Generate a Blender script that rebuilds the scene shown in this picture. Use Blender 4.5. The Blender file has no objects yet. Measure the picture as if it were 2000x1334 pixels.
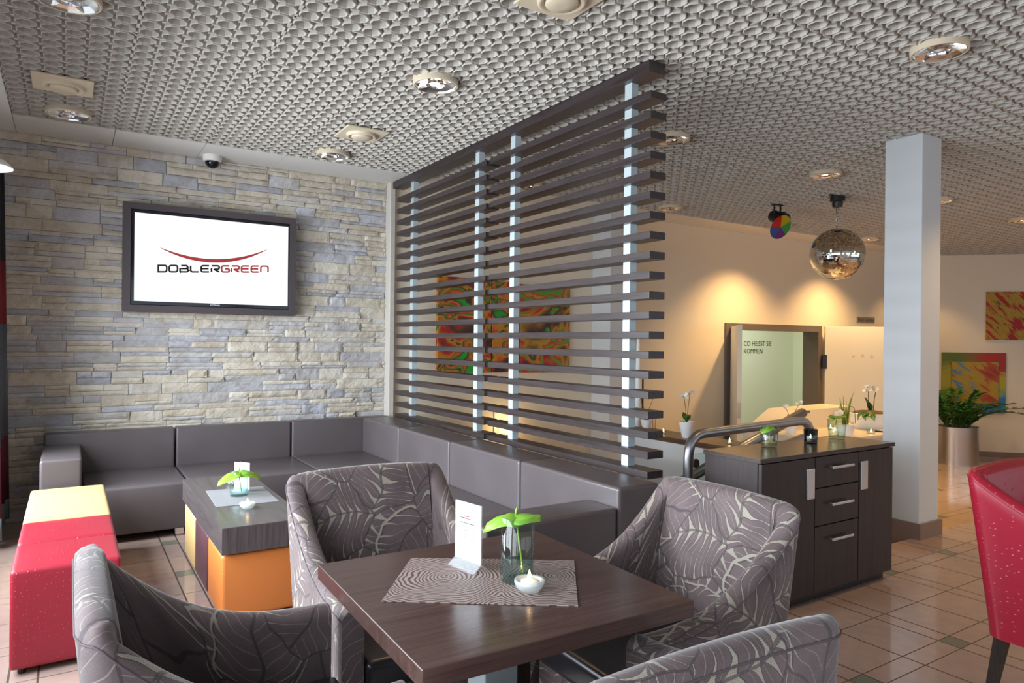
import bpy, bmesh, math, random
from mathutils import Vector, Matrix
from mathutils import noise as mnoise
PI=math.pi
R=math.radians
random.seed(7)
scn=bpy.context.scene
col=scn.collection
# ------------------------------------------------------------------ camera, world, light, exposure
cd=bpy.data.cameras.new('camera'); cam=bpy.data.objects.new('camera',cd); col.objects.link(cam)
cd.sensor_width=36; cd.lens=1348.6/2000*36; cd.clip_start=.05
yaw,pit,rol=R(32.63),R(.01),R(.58)
f=Vector((math.sin(yaw)*math.cos(pit),math.cos(yaw)*math.cos(pit),math.sin(pit)))
r=Vector((math.cos(yaw),-math.sin(yaw),0)); u=r.cross(f)
r2=r*math.cos(rol)+u*math.sin(rol); u2=-r*math.sin(rol)+u*math.cos(rol)
cam.matrix_world=Matrix(((r2.x,u2.x,-f.x,0),(r2.y,u2.y,-f.y,0),(r2.z,u2.z,-f.z,1.335),(0,0,0,1)))
scn.camera=cam
vs=scn.view_settings; vs.view_transform='Standard'; vs.look='None'; vs.gamma=1; vs.exposure=0.0; vs.use_curve_mapping=False
w=bpy.data.worlds.new('world'); scn.world=w; w.use_nodes=True
bg=w.node_tree.nodes['Background']; bg.inputs[0].default_value=(.75,.87,1,1); bg.inputs[1].default_value=1.2
def area(name,loc,rot,sx,sy,power,color):
    l=bpy.data.lights.new(name,'AREA'); l.shape='RECTANGLE'; l.size=sx; l.size_y=sy; l.energy=power; l.color=color
    o=bpy.data.objects.new(name,l); o.location=loc; o.rotation_euler=rot; col.objects.link(o); return o
WINC=(.86,.93,1.0)
# daylight through the window bays of the left wall
WINS=[(-2.3,-.9),(-.7,.7),(.9,2.3),(2.5,3.9),(4.1,5.4)]
for i,(a,b) in enumerate(WINS):
    l=area('window_and_fill_light',(-.93,(a+b)/2,1.32),(0,R(-72),0),1.5,b-a,(20,26,40,88,100)[i],WINC); l.data.spread=R(142)
for a in (0,3.2,6.4,9.6):
    area('window_and_fill_light',(a+1.4,-3.13,1.5),(R(80),0,0),2.4,1.9,4,WINC)  # added daylight-tinted fill lamps in the unseen wall behind the camera
WARM=(1.0,.60,.24)
vs.exposure=.12
scn.cycles.transparent_max_bounces=24; scn.cycles.max_bounces=10; scn.cycles.diffuse_bounces=5
# ------------------------------------------------------------------ node helper
class E:
    """math-node expression"""
    nt=None
    def __init__(s,k): s.k=k
    @staticmethod
    def op(o,*a,clamp=False):
        n=E.nt.nodes.new('ShaderNodeMath'); n.operation=o; n.use_clamp=clamp
        for i,x in enumerate(a):
            if isinstance(x,E): E.nt.links.new(x.k,n.inputs[i])
            else: n.inputs[i].default_value=x
        return E(n.outputs[0])
    def __add__(a,b): return E.op('ADD',a,b)
    __radd__=__add__
    def __sub__(a,b): return E.op('SUBTRACT',a,b)
    def __rsub__(a,b): return E.op('SUBTRACT',b,a)
    def __mul__(a,b): return E.op('MULTIPLY',a,b)
    __rmul__=__mul__
    def __truediv__(a,b): return E.op('DIVIDE',a,b)
    def lt(a,b): return E.op('LESS_THAN',a,b)
    def gt(a,b): return E.op('GREATER_THAN',a,b)
def fr(a): return E.op('FRACT',a)
def ab(a): return E.op('ABSOLUTE',a)
def mx(a,b): return E.op('MAXIMUM',a,b)
def mn(a,b): return E.op('MINIMUM',a,b)
def mat(name,c=(.8,.8,.8),rough=.5,metal=0,spec=None,**k):
    m=bpy.data.materials.new(name); m.use_nodes=True
    b=m.node_tree.nodes['Principled BSDF']
    b.inputs['Base Color'].default_value=(*c,1); b.inputs['Roughness'].default_value=rough; b.inputs['Metallic'].default_value=metal
    for kk,v in k.items(): b.inputs[kk].default_value=v
    if spec is not None: b.inputs['Specular IOR Level'].default_value=spec
    return m
def nd(m,t,**k):
    n=m.node_tree.nodes.new(t)
    for kk,v in k.items():
        if kk in n.inputs.keys() : n.inputs[kk].default_value=v
        else: setattr(n,kk,v)
    return n
def lk(m,a,b): m.node_tree.links.new(a,b)
def P(m): return m.node_tree.nodes['Principled BSDF']
def coords(m,kind='Object',scale=(1,1,1),rot=(0,0,0)):
    t=nd(m,'ShaderNodeTexCoord'); mp=nd(m,'ShaderNodeMapping'); lk(m,t.outputs[kind],mp.inputs[0])
    mp.inputs['Scale'].default_value=scale; mp.inputs['Rotation'].default_value=rot
    return mp.outputs[0]
def ramp(m,fac,stops,interp='LINEAR'):
    n=nd(m,'ShaderNodeValToRGB'); n.color_ramp.interpolation=interp
    while len(n.color_ramp.elements)<len(stops): n.color_ramp.elements.new(.5)
    for e,(p,c) in zip(n.color_ramp.elements,stops): e.position=p; e.color=(*c,1)
    lk(m,fac,n.inputs[0]); return n.outputs[0]
def mixc(m,fac,a,b):
    n=nd(m,'ShaderNodeMix'); n.data_type='RGBA'
    for i,x in ((0,fac),(6,a),(7,b)):
        if isinstance(x,E): x=x.k
        if isinstance(x,(float,int)): n.inputs[i].default_value=x
        elif isinstance(x,tuple): n.inputs[i].default_value=(*x,1)
        else: lk(m,x,n.inputs[i])
    return n.outputs[2]
def bump(m,h,strength=.3,dist=.01):
    n=nd(m,'ShaderNodeBump'); n.inputs['Strength'].default_value=strength; n.inputs['Distance'].default_value=dist
    lk(m,h.k if isinstance(h,E) else h,n.inputs['Height']); lk(m,n.outputs[0],P(m).inputs['Normal'])
def noisy(m,vec,scale,detail=3,rough=.5,out='Fac'):
    n=nd(m,'ShaderNodeTexNoise'); n.inputs['Scale'].default_value=scale; n.inputs['Detail'].default_value=detail; n.inputs['Roughness'].default_value=rough
    lk(m,vec,n.inputs[0]); return n.outputs[out]
def wood(name,dark,light,along='Y',rough=.4,scale=1.0,bmp=.15,spec=None):
    m=mat(name,dark,rough,spec=spec)
    s={'X':(1.2,30,30),'Y':(30,1.2,30),'Z':(30,30,1.2)}[along]
    v=coords(m,'Object',tuple(x*scale for x in s))
    n1=noisy(m,v,1.6,6,.65); n2=noisy(m,v,7,3,.6)
    E.nt=m.node_tree; h=E(n1)*.65+E(n2)*.35
    lk(m,ramp(m,h.k,[(.36,dark),(.5,tuple((a+b)/2 for a,b in zip(dark,light))),(.66,light)]),P(m).inputs['Base Color'])
    bump(m,h,bmp,.002); return m
def leather(name,c,rough=.38,scale=60,bmp=.1):
    m=mat(name,c,rough); v=coords(m,'Object')
    n=noisy(m,v,scale*4,2); bump(m,n,bmp,.002)
    n2=noisy(m,v,2.5,2); lk(m,ramp(m,n2,[(.3,tuple(x*.9 for x in c)),(.7,tuple(x*1.1 for x in c))]),P(m).inputs['Base Color'])
    return m
def ostrich(name,c,rough=.33,scale=52):
    m=mat(name,c,rough); v=coords(m,'Object')
    vo=nd(m,'ShaderNodeTexVoronoi'); vo.inputs['Scale'].default_value=scale; vo.inputs['Randomness'].default_value=.55; lk(m,v,vo.inputs[0])
    E.nt=m.node_tree; d=E(vo.outputs['Distance']); dot=E.op('SUBTRACT',1.0,E.op('MULTIPLY',d,4.5),clamp=True)
    bump(m,dot,.5,.004)
    lk(m,mixc(m,E.op('MULTIPLY',dot,.5),c,tuple(min(1,x*1.9+.02) for x in c)),P(m).inputs['Base Color'])
    return m
# ------------------------------------------------------------------ materials
M={}
M['slat']=wood('dark_slat_wood',(.019,.013,.013),(.055,.041,.042),'Y',.36)
M['table']=wood('dark_table_wood',(.062,.034,.029),(.108,.062,.053),'X',.22)
M['tablex']=wood('dark_cabinet_wood',(.014,.008,.008),(.036,.022,.022),'Z',.38)
M['cabtop']=wood('dark_cabinet_top_wood',(.030,.020,.018),(.065,.045,.040),'X',.22)
M['cofftop']=wood('grey_brown_table_wood',(.050,.043,.046),(.100,.085,.086),'Y',.26)
M['coffside']=wood('grey_brown_apron_wood',(.042,.033,.036),(.105,.085,.088),'Z',.4)
M['pipe']=mat('mauve_piping',(.10,.078,.085),.7)
M['legwood']=wood('black_leg_wood',(.010,.007,.006),(.05,.035,.025),'Z',.4)
M['capwood']=wood('brown_cap_wood',(.070,.038,.022),(.16,.085,.045),'Y',.35)
M['sofa']=leather('grey_brown_sofa_leather',(.098,.084,.088),.32)
M['seatblack']=leather('black_seat_leather',(.022,.020,.024),.3)
M['yellow']=ostrich('yellow_stool_leather',(.60,.41,.18),.5,70)
M['red']=ostrich('red_stool_leather',(.30,.016,.032),.36)
M['orange']=ostrich('orange_cube_leather',(.55,.17,.035),.42)
M['plum']=leather('plum_cube_leather',(.085,.035,.045),.4)
M['redchair']=ostrich('red_chair_leather',(.36,.014,.035),.3)
M['chrome']=mat('polished_metal',(.8,.8,.82),.12,1)
M['steel']=mat('brushed_steel',(.62,.62,.62),.3,1)
M['railsteel']=mat('grey_handrail_metal',(.42,.42,.44),.35,.9)
M['alu']=mat('pale_aluminium_post',(.50,.58,.60),.42,.2)
M['white']=mat('white_paint',(.82,.80,.76),.6)
M['card']=mat('white_card',(.80,.82,.84),.5)
M['beige']=mat('beige_metal_paint',(.66,.57,.42),.45)
M['black']=mat('black_plastic',(.012,.012,.014),.35)
M['gloss']=mat('gloss_black_bezel',(.006,.008,.014),.08)
M['tvframe']=mat('brown_tv_surround',(.075,.060,.064),.45)
M['frame']=mat('brown_metal_door_frame',(.14,.115,.10),.4)
M['door']=mat('pale_door_leaf',(.72,.70,.60),.45)
M['door2']=mat('tan_sticker',(.62,.52,.38),.5)
M['bronze']=mat('dark_bronze_handle',(.05,.03,.025),.35,.6)
M['wax']=mat('white_candle_wax',(.95,.9,.82),.5); P(M['wax']).inputs['Subsurface Weight'].default_value=.3
M['green']=mat('glossy_green_leaf',(.03,.14,.02),.35)
M['lime']=mat('lime_green_leaf',(.26,.50,.05),.35); P(M['lime']).inputs['Subsurface Weight'].default_value=.15
M['limeveins']=mat('lime_stem',(.30,.52,.05),.4)
M['petal']=mat('white_orchid_petal',(.92,.90,.82),.5)
M['stem']=mat('dark_green_stem',(.07,.08,.025),.5)
M['moss']=mat('brown_green_moss',(.14,.10,.03),.9)
M['pot']=mat('white_ceramic_pot',(.86,.86,.86),.3)
M['cream']=mat('cream_lacquer',(.86,.76,.58),.35)
M['flame']=mat('candle_flame',(1,.6,.2),.5); P(M['flame']).inputs['Emission Color'].default_value=(1,.62,.25,1); P(M['flame']).inputs['Emission Strength'].default_value=14
def glass(name,c=(1,1,1),rough=.0,ior=1.7):
    m=bpy.data.materials.new(name); m.use_nodes=True; nt=m.node_tree; nt.nodes.clear()
    o=nt.nodes.new('ShaderNodeOutputMaterial'); t=nt.nodes.new('ShaderNodeBsdfTransparent'); lw=nt.nodes.new('ShaderNodeLayerWeight'); lw.inputs[0].default_value=.35; cr=nt.nodes.new('ShaderNodeMix'); cr.data_type='RGBA'; nt.links.new(lw.outputs['Facing'],cr.inputs[0]); cr.inputs[6].default_value=(*c,1); cr.inputs[7].default_value=(*(x*y for x,y in zip(c,(.74,.84,.84))),1); nt.links.new(cr.outputs[2],t.inputs[0]); g=nt.nodes.new('ShaderNodeBsdfGlossy'); g.inputs['Roughness'].default_value=.02
    fr_=nt.nodes.new('ShaderNodeFresnel'); fr_.inputs[0].default_value=ior; mx_=nt.nodes.new('ShaderNodeMixShader'); ge=nt.nodes.new('ShaderNodeNewGeometry'); ma=nt.nodes.new('ShaderNodeMath'); ma.operation='SUBTRACT'; ma.use_clamp=True; nt.links.new(fr_.outputs[0],ma.inputs[0]); nt.links.new(ge.outputs['Backfacing'],ma.inputs[1]); nt.links.new(ma.outputs[0],mx_.inputs[0]); nt.links.new(t.outputs[0],mx_.inputs[1]); nt.links.new(g.outputs[0],mx_.inputs[2]); nt.links.new(mx_.outputs[0],o.inputs[0]); return m
M['glass']=glass('clear_glass',(.96,1,.99)); M['glassgreen']=glass('greenish_glass',(.95,.995,.985)); M['darkglass']=glass('smoky_blue_glass',(.38,.46,.52))
M['bowl']=mat('frosted_clear_glass',(.85,.92,.92),.08,Alpha=.38)
M['acryl']=mat('clear_acrylic',(.80,.86,.88),.06,Alpha=.22); M['water']=glass('water',(.97,1,1),0,1.33)
def emis(name,c,s):
    m=mat(name,(0,0,0),.5); P(m).inputs['Emission Color'].default_value=(*c,1); P(m).inputs['Emission Strength'].default_value=s; return m
M['screen']=emis('lit_white_screen',(1,1,1),1.05)
M['logored']=emis('lit_red_logo',(.34,.030,.035),1); M['logoblack']=emis('lit_black_logo',(.003,.003,.003),1)
M['bulb']=emis('warm_bulb_glow',(1,.76,.45),30)
M['glow']=emis('warm_lantern_glow',(1,.74,.30),2.6)
M['ink']=mat('grey_print',(.03,.03,.04),.6); M['inklight']=mat('pale_grey_print',(.20,.21,.23),.6); M['inkred']=mat('dark_red_print',(.30,.03,.05),.6)
def wallpaint(name,c):
    m=mat(name,c,.7); v=coords(m,'Object'); bump(m,noisy(m,v,180,2),.08,.002); return m
M['wall']=wallpaint('cream_wall_paint',(.76,.68,.55)); M['wallw']=wallpaint('white_wall_paint',(.82,.82,.80)); M['pillar']=wallpaint('white_pillar_paint',(.64,.67,.69))
M['ceil']=wallpaint('grey_white_ceiling_plaster',(.49,.46,.415)); M['ceilflat']=mat('white_ceiling_panel',(.74,.73,.70),.6)
M['greenwall']=wallpaint('pale_green_wall_paint',(.76,.80,.66))
# stone cladding: colour by island
def stone():
    m=mat('stacked_stone',(.6,.55,.45),.85); g=nd(m,'ShaderNodeNewGeometry'); v=coords(m,'Object')
    base=ramp(m,g.outputs['Random Per Island'],[(0,(.64,.575,.475)),(.22,(.58,.525,.44)),(.42,(.71,.66,.56)),(.58,(.50,.48,.475)),(.72,(.44,.45,.49)),(.86,(.55,.55,.585)),(1,(.63,.57,.46))])
    n=noisy(m,v,9,5,.6); n3=noisy(m,v,45,4,.6)
    E.nt=m.node_tree; k=E(n)*.7+E(n3)*.3
    tint=ramp(m,k.k,[(.3,(.62,.55,.44)),(.55,(1,1,1)),(.75,(1.0,1.0,1.05))])
    mul=nd(m,'ShaderNodeMix'); mul.data_type='RGBA'; mul.blend_type='MULTIPLY'; mul.inputs[0].default_value=.75; lk(m,base,mul.inputs[6]); lk(m,tint,mul.inputs[7])
    lk(m,mul.outputs[2],P(m).inputs['Base Color']); bump(m,E(noisy(m,v,26,6,.65))*.8+E(noisy(m,v,90,3))*.2,.75,.012); return m
M['stone']=stone()
# floor tiles
def tiles():
    m=mat('glossy_floor_tiles',(.4,.3,.25),.13); g=nd(m,'ShaderNodeNewGeometry'); s=nd(m,'ShaderNodeSeparateXYZ'); lk(m,g.outputs['Position'],s.inputs[0])
    E.nt=m.node_tree; X=E(s.outputs[0]); Y=E(s.outputs[1])
    px,tx=.7036,.303; py,ty=.6905,.298; sx=px-2*tx; sy=py-2*ty
    fx=fr((X-.512+70.36)/px)*px; fy=fr((Y-2.182+69.05)/py)*py
    dx=mn(mn(fx,px-fx),mn(ab(fx-sx),ab(fx-(sx+tx)))); dy=mn(mn(fy,py-fy),mn(ab(fy-sy),ab(fy-(sy+ty))))
    line=mx(dx.lt(.0042),dy.lt(.0026)); acc=fx.lt(sx)*fy.lt(sy)
    v=coords(m,'Object'); n=noisy(m,v,1.1,2); n2=noisy(m,v,14,4)
    k=E(n)*.6+E(n2)*.4
    c=ramp(m,k.k,[(.35,(.36,.265,.225)),(.65,(.44,.33,.285))])
    c=mixc(m,acc,c,(.19,.20,.165)); c=mixc(m,line,c,(.085,.055,.045)); lk(m,c,P(m).inputs['Base Color'])
    rr=E.op('ADD',line*.5,.10); lk(m,rr.k,P(m).inputs['Roughness']); bump(m,1.0-line,.4,.002)
    return m
M['floor']=tiles(); M['skirt']=mat('brown_skirting_tile',(.23,.165,.145),.25)
# leaf-patterned velvet
def leaffabric():
    m=mat('leaf_velvet',(.2,.2,.2),.75); nt=m.node_tree; E.nt=nt
    uv=nd(m,'ShaderNodeTexCoord').outputs['UV']
    sc=nd(m,'ShaderNodeMapping'); lk(m,uv,sc.inputs[0]); S=5.6; sc.inputs['Scale'].default_value=(S,S,S); sc.inputs['Rotation'].default_value=(0,0,.5)
    dn=nd(m,'ShaderNodeTexNoise'); dn.inputs['Scale'].default_value=1.3; dn.inputs['Detail'].default_value=1; lk(m,sc.outputs[0],dn.inputs[0])
    dm=nd(m,'ShaderNodeVectorMath'); dm.operation='MULTIPLY_ADD'; lk(m,dn.outputs['Color'],dm.inputs[0]); dm.inputs[1].default_value=(.55,.55,0); lk(m,sc.outputs[0],dm.inputs[2])
    vo=nd(m,'ShaderNodeTexVoronoi'); vo.voronoi_dimensions='2D'; vo.inputs['Scale'].default_value=1; vo.inputs['Randomness'].default_value=.75; lk(m,dm.outputs[0],vo.inputs[0])
    ve=nd(m,'ShaderNodeTexVoronoi'); ve.voronoi_dimensions='2D'; ve.feature='DISTANCE_TO_EDGE'; ve.inputs['Scale'].default_value=1; ve.inputs['Randomness'].default_value=.75; lk(m,dm.outputs[0],ve.inputs[0])
    sub=nd(m,'ShaderNodeVectorMath'); sub.operation='SUBTRACT'; lk(m,dm.outputs[0],sub.inputs[0]); lk(m,vo.outputs['Position'],sub.inputs[1])
    s=nd(m,'ShaderNodeSeparateXYZ'); lk(m,sub.outputs[0],s.inputs[0]); cc=nd(m,'ShaderNodeSeparateColor'); lk(m,vo.outputs['Color'],cc.inputs[0])
    E.nt=nt; x,y=E(s.outputs[0]),E(s.outputs[1]); a=E(cc.outputs[0])*6.283; ca,sa=E.op('COSINE',a),E.op('SINE',a)
    U=x*ca+y*sa; V=y*ca-x*sa; av=ab(V); pick=E(cc.outputs[1])
    Ub=U+E.op('MULTIPLY',V*V,.6)
    # frond: paired leaflets slanting from a stem
    N=4.6; t=(Ub-av*.75)*N+.5; c=ab(fr(t)-.5)
    q=av/.80; w_=E.op('POWER',mx(q*(1.0-q)*4.0,0.0001),.36)*.485
    leaf1=c.lt(w_); edge1=ab(c-w_).lt(.040); mid1=c.lt(.018)*q.lt(.8)
    # broad leaf: oval blade with curved side veins
    e=(U*U)/(.74*.74)+(V*V)/(.54*.54); leaf2=e.lt(1.0); vein2=ab(fr((U-av*.9)*5.2+.2)-.5).lt(.035)*av.gt(.03)*E(cc.outputs[2]).gt(.2); edge2=ab(e-1.0).lt(.07); notch=ab(fr((U-av*.9)*5.2+.2)-.5).lt((e-.45)*.22)*e.gt(.45)
    leaf2=leaf2*(1.0-notch)
    sel=pick.gt(.60)
    leaf=leaf1*(1.0-sel)+mx(leaf2,leaf1*e.gt(1.12))*sel
    out=mx(edge1*(1.0-sel),edge2*sel); vlight=mx(mid1*(1.0-sel),vein2*sel)
    stem=av.lt(.022)
    cell=E(ve.outputs['Distance']).lt(.016)
    dark=mx(mx(out*leaf,cell),stem)
    # material colours
    v2=coords(m,'UV'); nz=noisy(m,v2,9,3,.6); nf=noisy(m,v2,260,2)
    E.nt=nt; vk=E(nz)*.7+E(nf)*.3
    velvet=ramp(m,vk.k,[(.3,(.080,.056,.057)),(.7,(.165,.120,.121))])
    sx=nd(m,'ShaderNodeSeparateXYZ'); lk(m,uv,sx.inputs[0]); E.nt=nt
    weave=fr(E(sx.outputs[0])*260.0).lt(.5)*fr(E(sx.outputs[1])*260.0).lt(.5)
    bei=mixc(m,weave,(.36,.325,.27),(.22,.19,.155))
    colr=mixc(m,leaf,bei,velvet); colr=mixc(m,vlight*leaf*.42,colr,(.36,.32,.29)); colr=mixc(m,dark*.72,colr,(.045,.035,.040))
    lk(m,colr,P(m).inputs['Base Color'])
    P(m).inputs['Sheen Weight'].default_value=.35; P(m).inputs['Sheen Roughness'].default_value=.4
    bump(m,E.op('ADD',leaf*1.0,E(nf)*.3)-dark*.6,.35,.0025)
    return m
M['leaf']=leaffabric()
def placemat(name,a,b,rings=True):
    m=mat(name,a,.6); v=coords(m,'Object'); E.nt=m.node_tree
    s=nd(m,'ShaderNodeSeparateXYZ'); lk(m,v,s.inputs[0]); X=E(s.outputs[0]); Y=E(s.outputs[1])
    wv=fr(X*210.0).lt(.55)*fr(Y*210.0).lt(.55)
    if rings:
        def ring(cx,cy): return E.op('SQRT',(X-cx)*(X-cx)+(Y-cy)*(Y-cy))
        d=mn(ring(-.10,.02),ring(.17,.03)); nz=E(noisy(m,v,7,2))
        k=fr((d+nz*.09)*105.0).gt(.42)
        c=mixc(m,k,b,a); c=mixc(m,(1.0-wv)*.35,c,b)
    else: c=mixc(m,(1.0-wv)*.6,a,b)
    lk(m,c,P(m).inputs['Base Color']); bump(m,wv,.3,.001); return m
M['mat1']=placemat('ringed_woven_mat',(.47,.37,.34),(.10,.066,.060)); M['mat2']=placemat('grey_woven_mat',(.32,.33,.35),(.17,.17,.185),False)
def coords2(m,rot,sc):
    v=coords(m,'Object',(1,1,1),(0,rot,0)); mp=nd(m,'ShaderNodeMapping'); lk(m,v,mp.inputs[0]); mp.inputs['Scale'].default_value=sc; return mp.outputs[0]
def swirl(name,stops,scale,dist,off):
    m=mat(name,(1,1,1),.5); v=coords2(m,.6,(1,1,1.5)); mp=nd(m,'ShaderNodeMapping'); mp.inputs['Location'].default_value=(off,off*.7,off*1.3); lk(m,v,mp.inputs[0])
    t=nd(m,'ShaderNodeTexNoise'); t.inputs['Scale'].default_value=scale; t.inputs['Detail'].default_value=2.5; t.inputs['Roughness'].default_value=.45; t.inputs['Distortion'].default_value=dist; lk(m,mp.outputs[0],t.inputs[0])
    lk(m,ramp(m,t.outputs['Fac'],stops),P(m).inputs['Base Color']); return m
def painting(name,stops,scale,dist,rot=0,stretch=(1,1,1),kind='W'):
    m=mat(name,(1,1,1),.5); v=coords(m,'Object',stretch,(0,rot,0))
    if kind=='W':
        t=nd(m,'ShaderNodeTexWave'); t.wave_type='BANDS'; t.bands_direction='DIAGONAL'; t.inputs['Scale'].default_value=scale; t.inputs['Distortion'].default_value=dist; t.inputs['Detail'].default_value=3; t.inputs['Detail Scale'].default_value=1.3; lk(m,v,t.inputs[0]); o=t.outputs['Fac']
        n=noisy(m,v,scale*.9,3,.5); E.nt=m.node_tree; o=(E(o)*.6+E(n)*.55).k
    else: o=noisy(m,v,scale,4,.55)
    lk(m,ramp(m,o,stops),P(m).inputs['Base Color']); return m
# ------------------------------------------------------------------ mesh helpers
def bm_(): return bmesh.new()
def box(b,x0,x1,y0,y1,z0,z1):
    v=[b.verts.new(p) for p in ((x0,y0,z0),(x1,y0,z0),(x1,y1,z0),(x0,y1,z0),(x0,y0,z1),(x1,y0,z1),(x1,y1,z1),(x0,y1,z1))]
    fs=[b.faces.new([v[i] for i in q]) for q in ((0,3,2,1),(4,5,6,7),(0,1,5,4),(1,2,6,5),(2,3,7,6),(3,0,4,7))]
    return v,fs
def rbox(b,x0,x1,y0,y1,z0,z1,rad=.02,seg=3):
    t=bm_(); box(t,x0,x1,y0,y1,z0,z1); bmesh.ops.bevel(t,geom=t.edges[:],offset=rad,segments=seg,profile=.6,affect='EDGES'); merge(b,t)
def merge(b,t,mtx=None):
    if mtx is not None: bmesh.ops.transform(t,matrix=mtx,verts=t.verts)
    me=bpy.data.meshes.new('tmp'); t.to_mesh(me); t.free(); b.from_mesh(me); bpy.data.meshes.remove(me)
def tube(b,pts,rad,seg=10,cap=True):
    pts=[Vector(p) for p in pts]; n=len(pts); rs=rad if isinstance(rad,(list,tuple)) else [rad]*n
    rings=[]; prev=None
    for i,p in enumerate(pts):
        t=(pts[min(i+1,n-1)]-pts[max(i-1,0)]).normalized()
        if prev is None:
            a=Vector((0,0,1)) if abs(t.z)<.9 else Vector((1,0,0)); x=t.cross(a).normalized()
        else: x=(prev-t*prev.dot(t)).normalized()
        prev=x; y=t.cross(x)
        rings.append([b.verts.new(p+(x*math.cos(2*PI*k/seg)+y*math.sin(2*PI*k/seg))*rs[i]) for k in range(seg)])
    for i in range(n-1):
        for k in range(seg): b.faces.new((rings[i][k],rings[i][(k+1)%seg],rings[i+1][(k+1)%seg],rings[i+1][k]))
    if cap: b.faces.new(rings[0][::-1]); b.faces.new(rings[-1])
def lathe(b,prof,c=(0,0,0),seg=24,cap0=False,cap1=False,axis=None):
    rings=[]
    for (rr,z) in prof: rings.append([b.verts.new((c[0]+rr*math.cos(2*PI*k/seg),c[1]+rr*math.sin(2*PI*k/seg),c[2]+z)) for k in range(seg)])
    for i in range(len(prof)-1):
        for k in range(seg): b.faces.new((rings[i][k],rings[i][(k+1)%seg],rings[i+1][(k+1)%seg],rings[i+1][k]))
    if cap0: b.faces.new(rings[0][::-1])
    if cap1: b.faces.new(rings[-1])
def prism(b,poly,z0,z1):
    lo=[b.verts.new((x,y,z0)) for x,y in poly]; hi=[b.verts.new((x,y,z1)) for x,y in poly]; n=len(poly)
    b.faces.new(lo[::-1]); b.faces.new(hi)
    for i in range(n): b.faces.new((lo[i],lo[(i+1)%n],hi[(i+1)%n],hi[i]))
def ob(name,b,m,parent=None,smooth=False,loc=None,auto=None):
    me=bpy.data.meshes.new(name)
    if isinstance(b,bmesh.types.BMesh):
        bmesh.ops.recalc_face_normals(b,faces=b.faces[:])
        b.to_mesh(me); b.free()
    else: me=b
    if m: me.materials.append(m)
    o=bpy.data.objects.new(name,me); col.objects.link(o)
    if parent: o.parent=parent
    if loc is not None: o.location=loc
    if smooth:
        for p in me.polygons: p.use_smooth=True
    if auto is not None:
        for p in me.polygons: p.use_smooth=True
        e=me.attributes.get('sharp_edge') or me.attributes.new('sharp_edge','BOOLEAN','EDGE')
        tb=bmesh.new(); tb.from_mesh(me); tb.edges.ensure_lookup_table()
        for ed in tb.edges:
            e.data[ed.index].value = len(ed.link_faces)==2 and ed.calc_face_angle(0)>R(auto)
        tb.free()
    return o
def tag(o,label,cat,group=None,kind=None):
    o['label']=label; o['category']=cat
    if group: o['group']=group
    if kind: o['kind']=kind
    return o
def thing(name,label,cat,loc=(0,0,0),rz=0,group=None):
    o=bpy.data.objects.new(name,None); o.empty_display_size=.1; col.objects.link(o); o.location=loc; o.rotation_euler=(0,0,rz)
    return tag(o,label,cat,group)
def struct(name,b,m,parent=None,**k):
    o=ob(name,b,m,parent,**k)
    if parent is None: o['kind']='structure'
    return o
def kids(o): return [c for c in bpy.data.objects if c.parent==o]
def copy_tree(o,parent=None):
    ch=kids(o); c=o.copy(); col.objects.link(c)
    if parent: c.parent=parent
    for k in ch: copy_tree(k,c)
    return c
def qbox(x0,x1,y0,y1,z0,z1,bev=0):
    b=bm_()
    if bev: rbox(b,x0,x1,y0,y1,z0,z1,bev,2)
    else: box(b,x0,x1,y0,y1,z0,z1)
    return b
H=2.80; LOW=-.43; YW=6.05
# ------------------------------------------------------------------ room shell
EX=2.68; EY=2.53; XR=14.6
b=bm_(); prism(b,[(-1.0,-3.3),(XR,-3.3),(XR,EY),(EX,EY),(EX,6.25),(-1.0,6.25)],-.62,0); struct('floor',b,M['floor'])
b=bm_(); box(b,EX,XR,EY,6.25,LOW-.15,LOW); struct('floor_lower',b,M['floor'])
# ring-patterned ceiling: one panel of 6 x 6 octagonal cups, repeated
b=bm_(); PX,PY=.5935,.608; zc,zr,zd=2.832,2.80,2.880
box(b,0,PX,0,PY,zd,zd+.01)
def ringcup(b,cx,cy,ro,ri,n=8):
    L=[]
    for rr,zz in ((ro+.002,zc),(ro,zr+.003),(ro-.0015,zr),(ri+.0015,zr),(ri,zr+.003),(ri-.004,zd)):
        L.append([b.verts.new((cx+rr*math.cos(2*PI*(k+.5)/n),cy+rr*math.sin(2*PI*(k+.5)/n),zz)) for k in range(n)])
    for i in range(5):
        for k in range(n): b.faces.new((L[i][k],L[i][(k+1)%n],L[i+1][(k+1)%n],L[i+1][k]))
    S=[]
    for k in range(n):
        a=2*PI*(k+.5)/n; m_=max(abs(math.cos(a)),abs(math.sin(a))); S.append(b.verts.new((cx+PX/12*math.cos(a)/m_,cy+PY/12*math.sin(a)/m_,zc)))
    for k in range(n):
        q=[L[0][k],L[0][(k+1)%n],S[(k+1)%n]]
        if k%2==0:
            a=2*PI*(k+1)/n; c_=b.verts.new((cx+math.copysign(PX/12,math.cos(a)),cy+math.copysign(PY/12,math.sin(a)),zc)); q.append(c_)
        q.append(S[k]); b.faces.new(q)
for i in range(6):
    for j in range(6):
        cx,cy=(i+.5)*PX/6,(j+.5)*PY/6
        ringcup(b,cx,cy,.0462,.0405)
        if i<5 and j<5: box(b,cx+PX/12-.008,cx+PX/12+.008,cy+PY/12-.008,cy+PY/12+.008,zr+.006,zc+.002)
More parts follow.
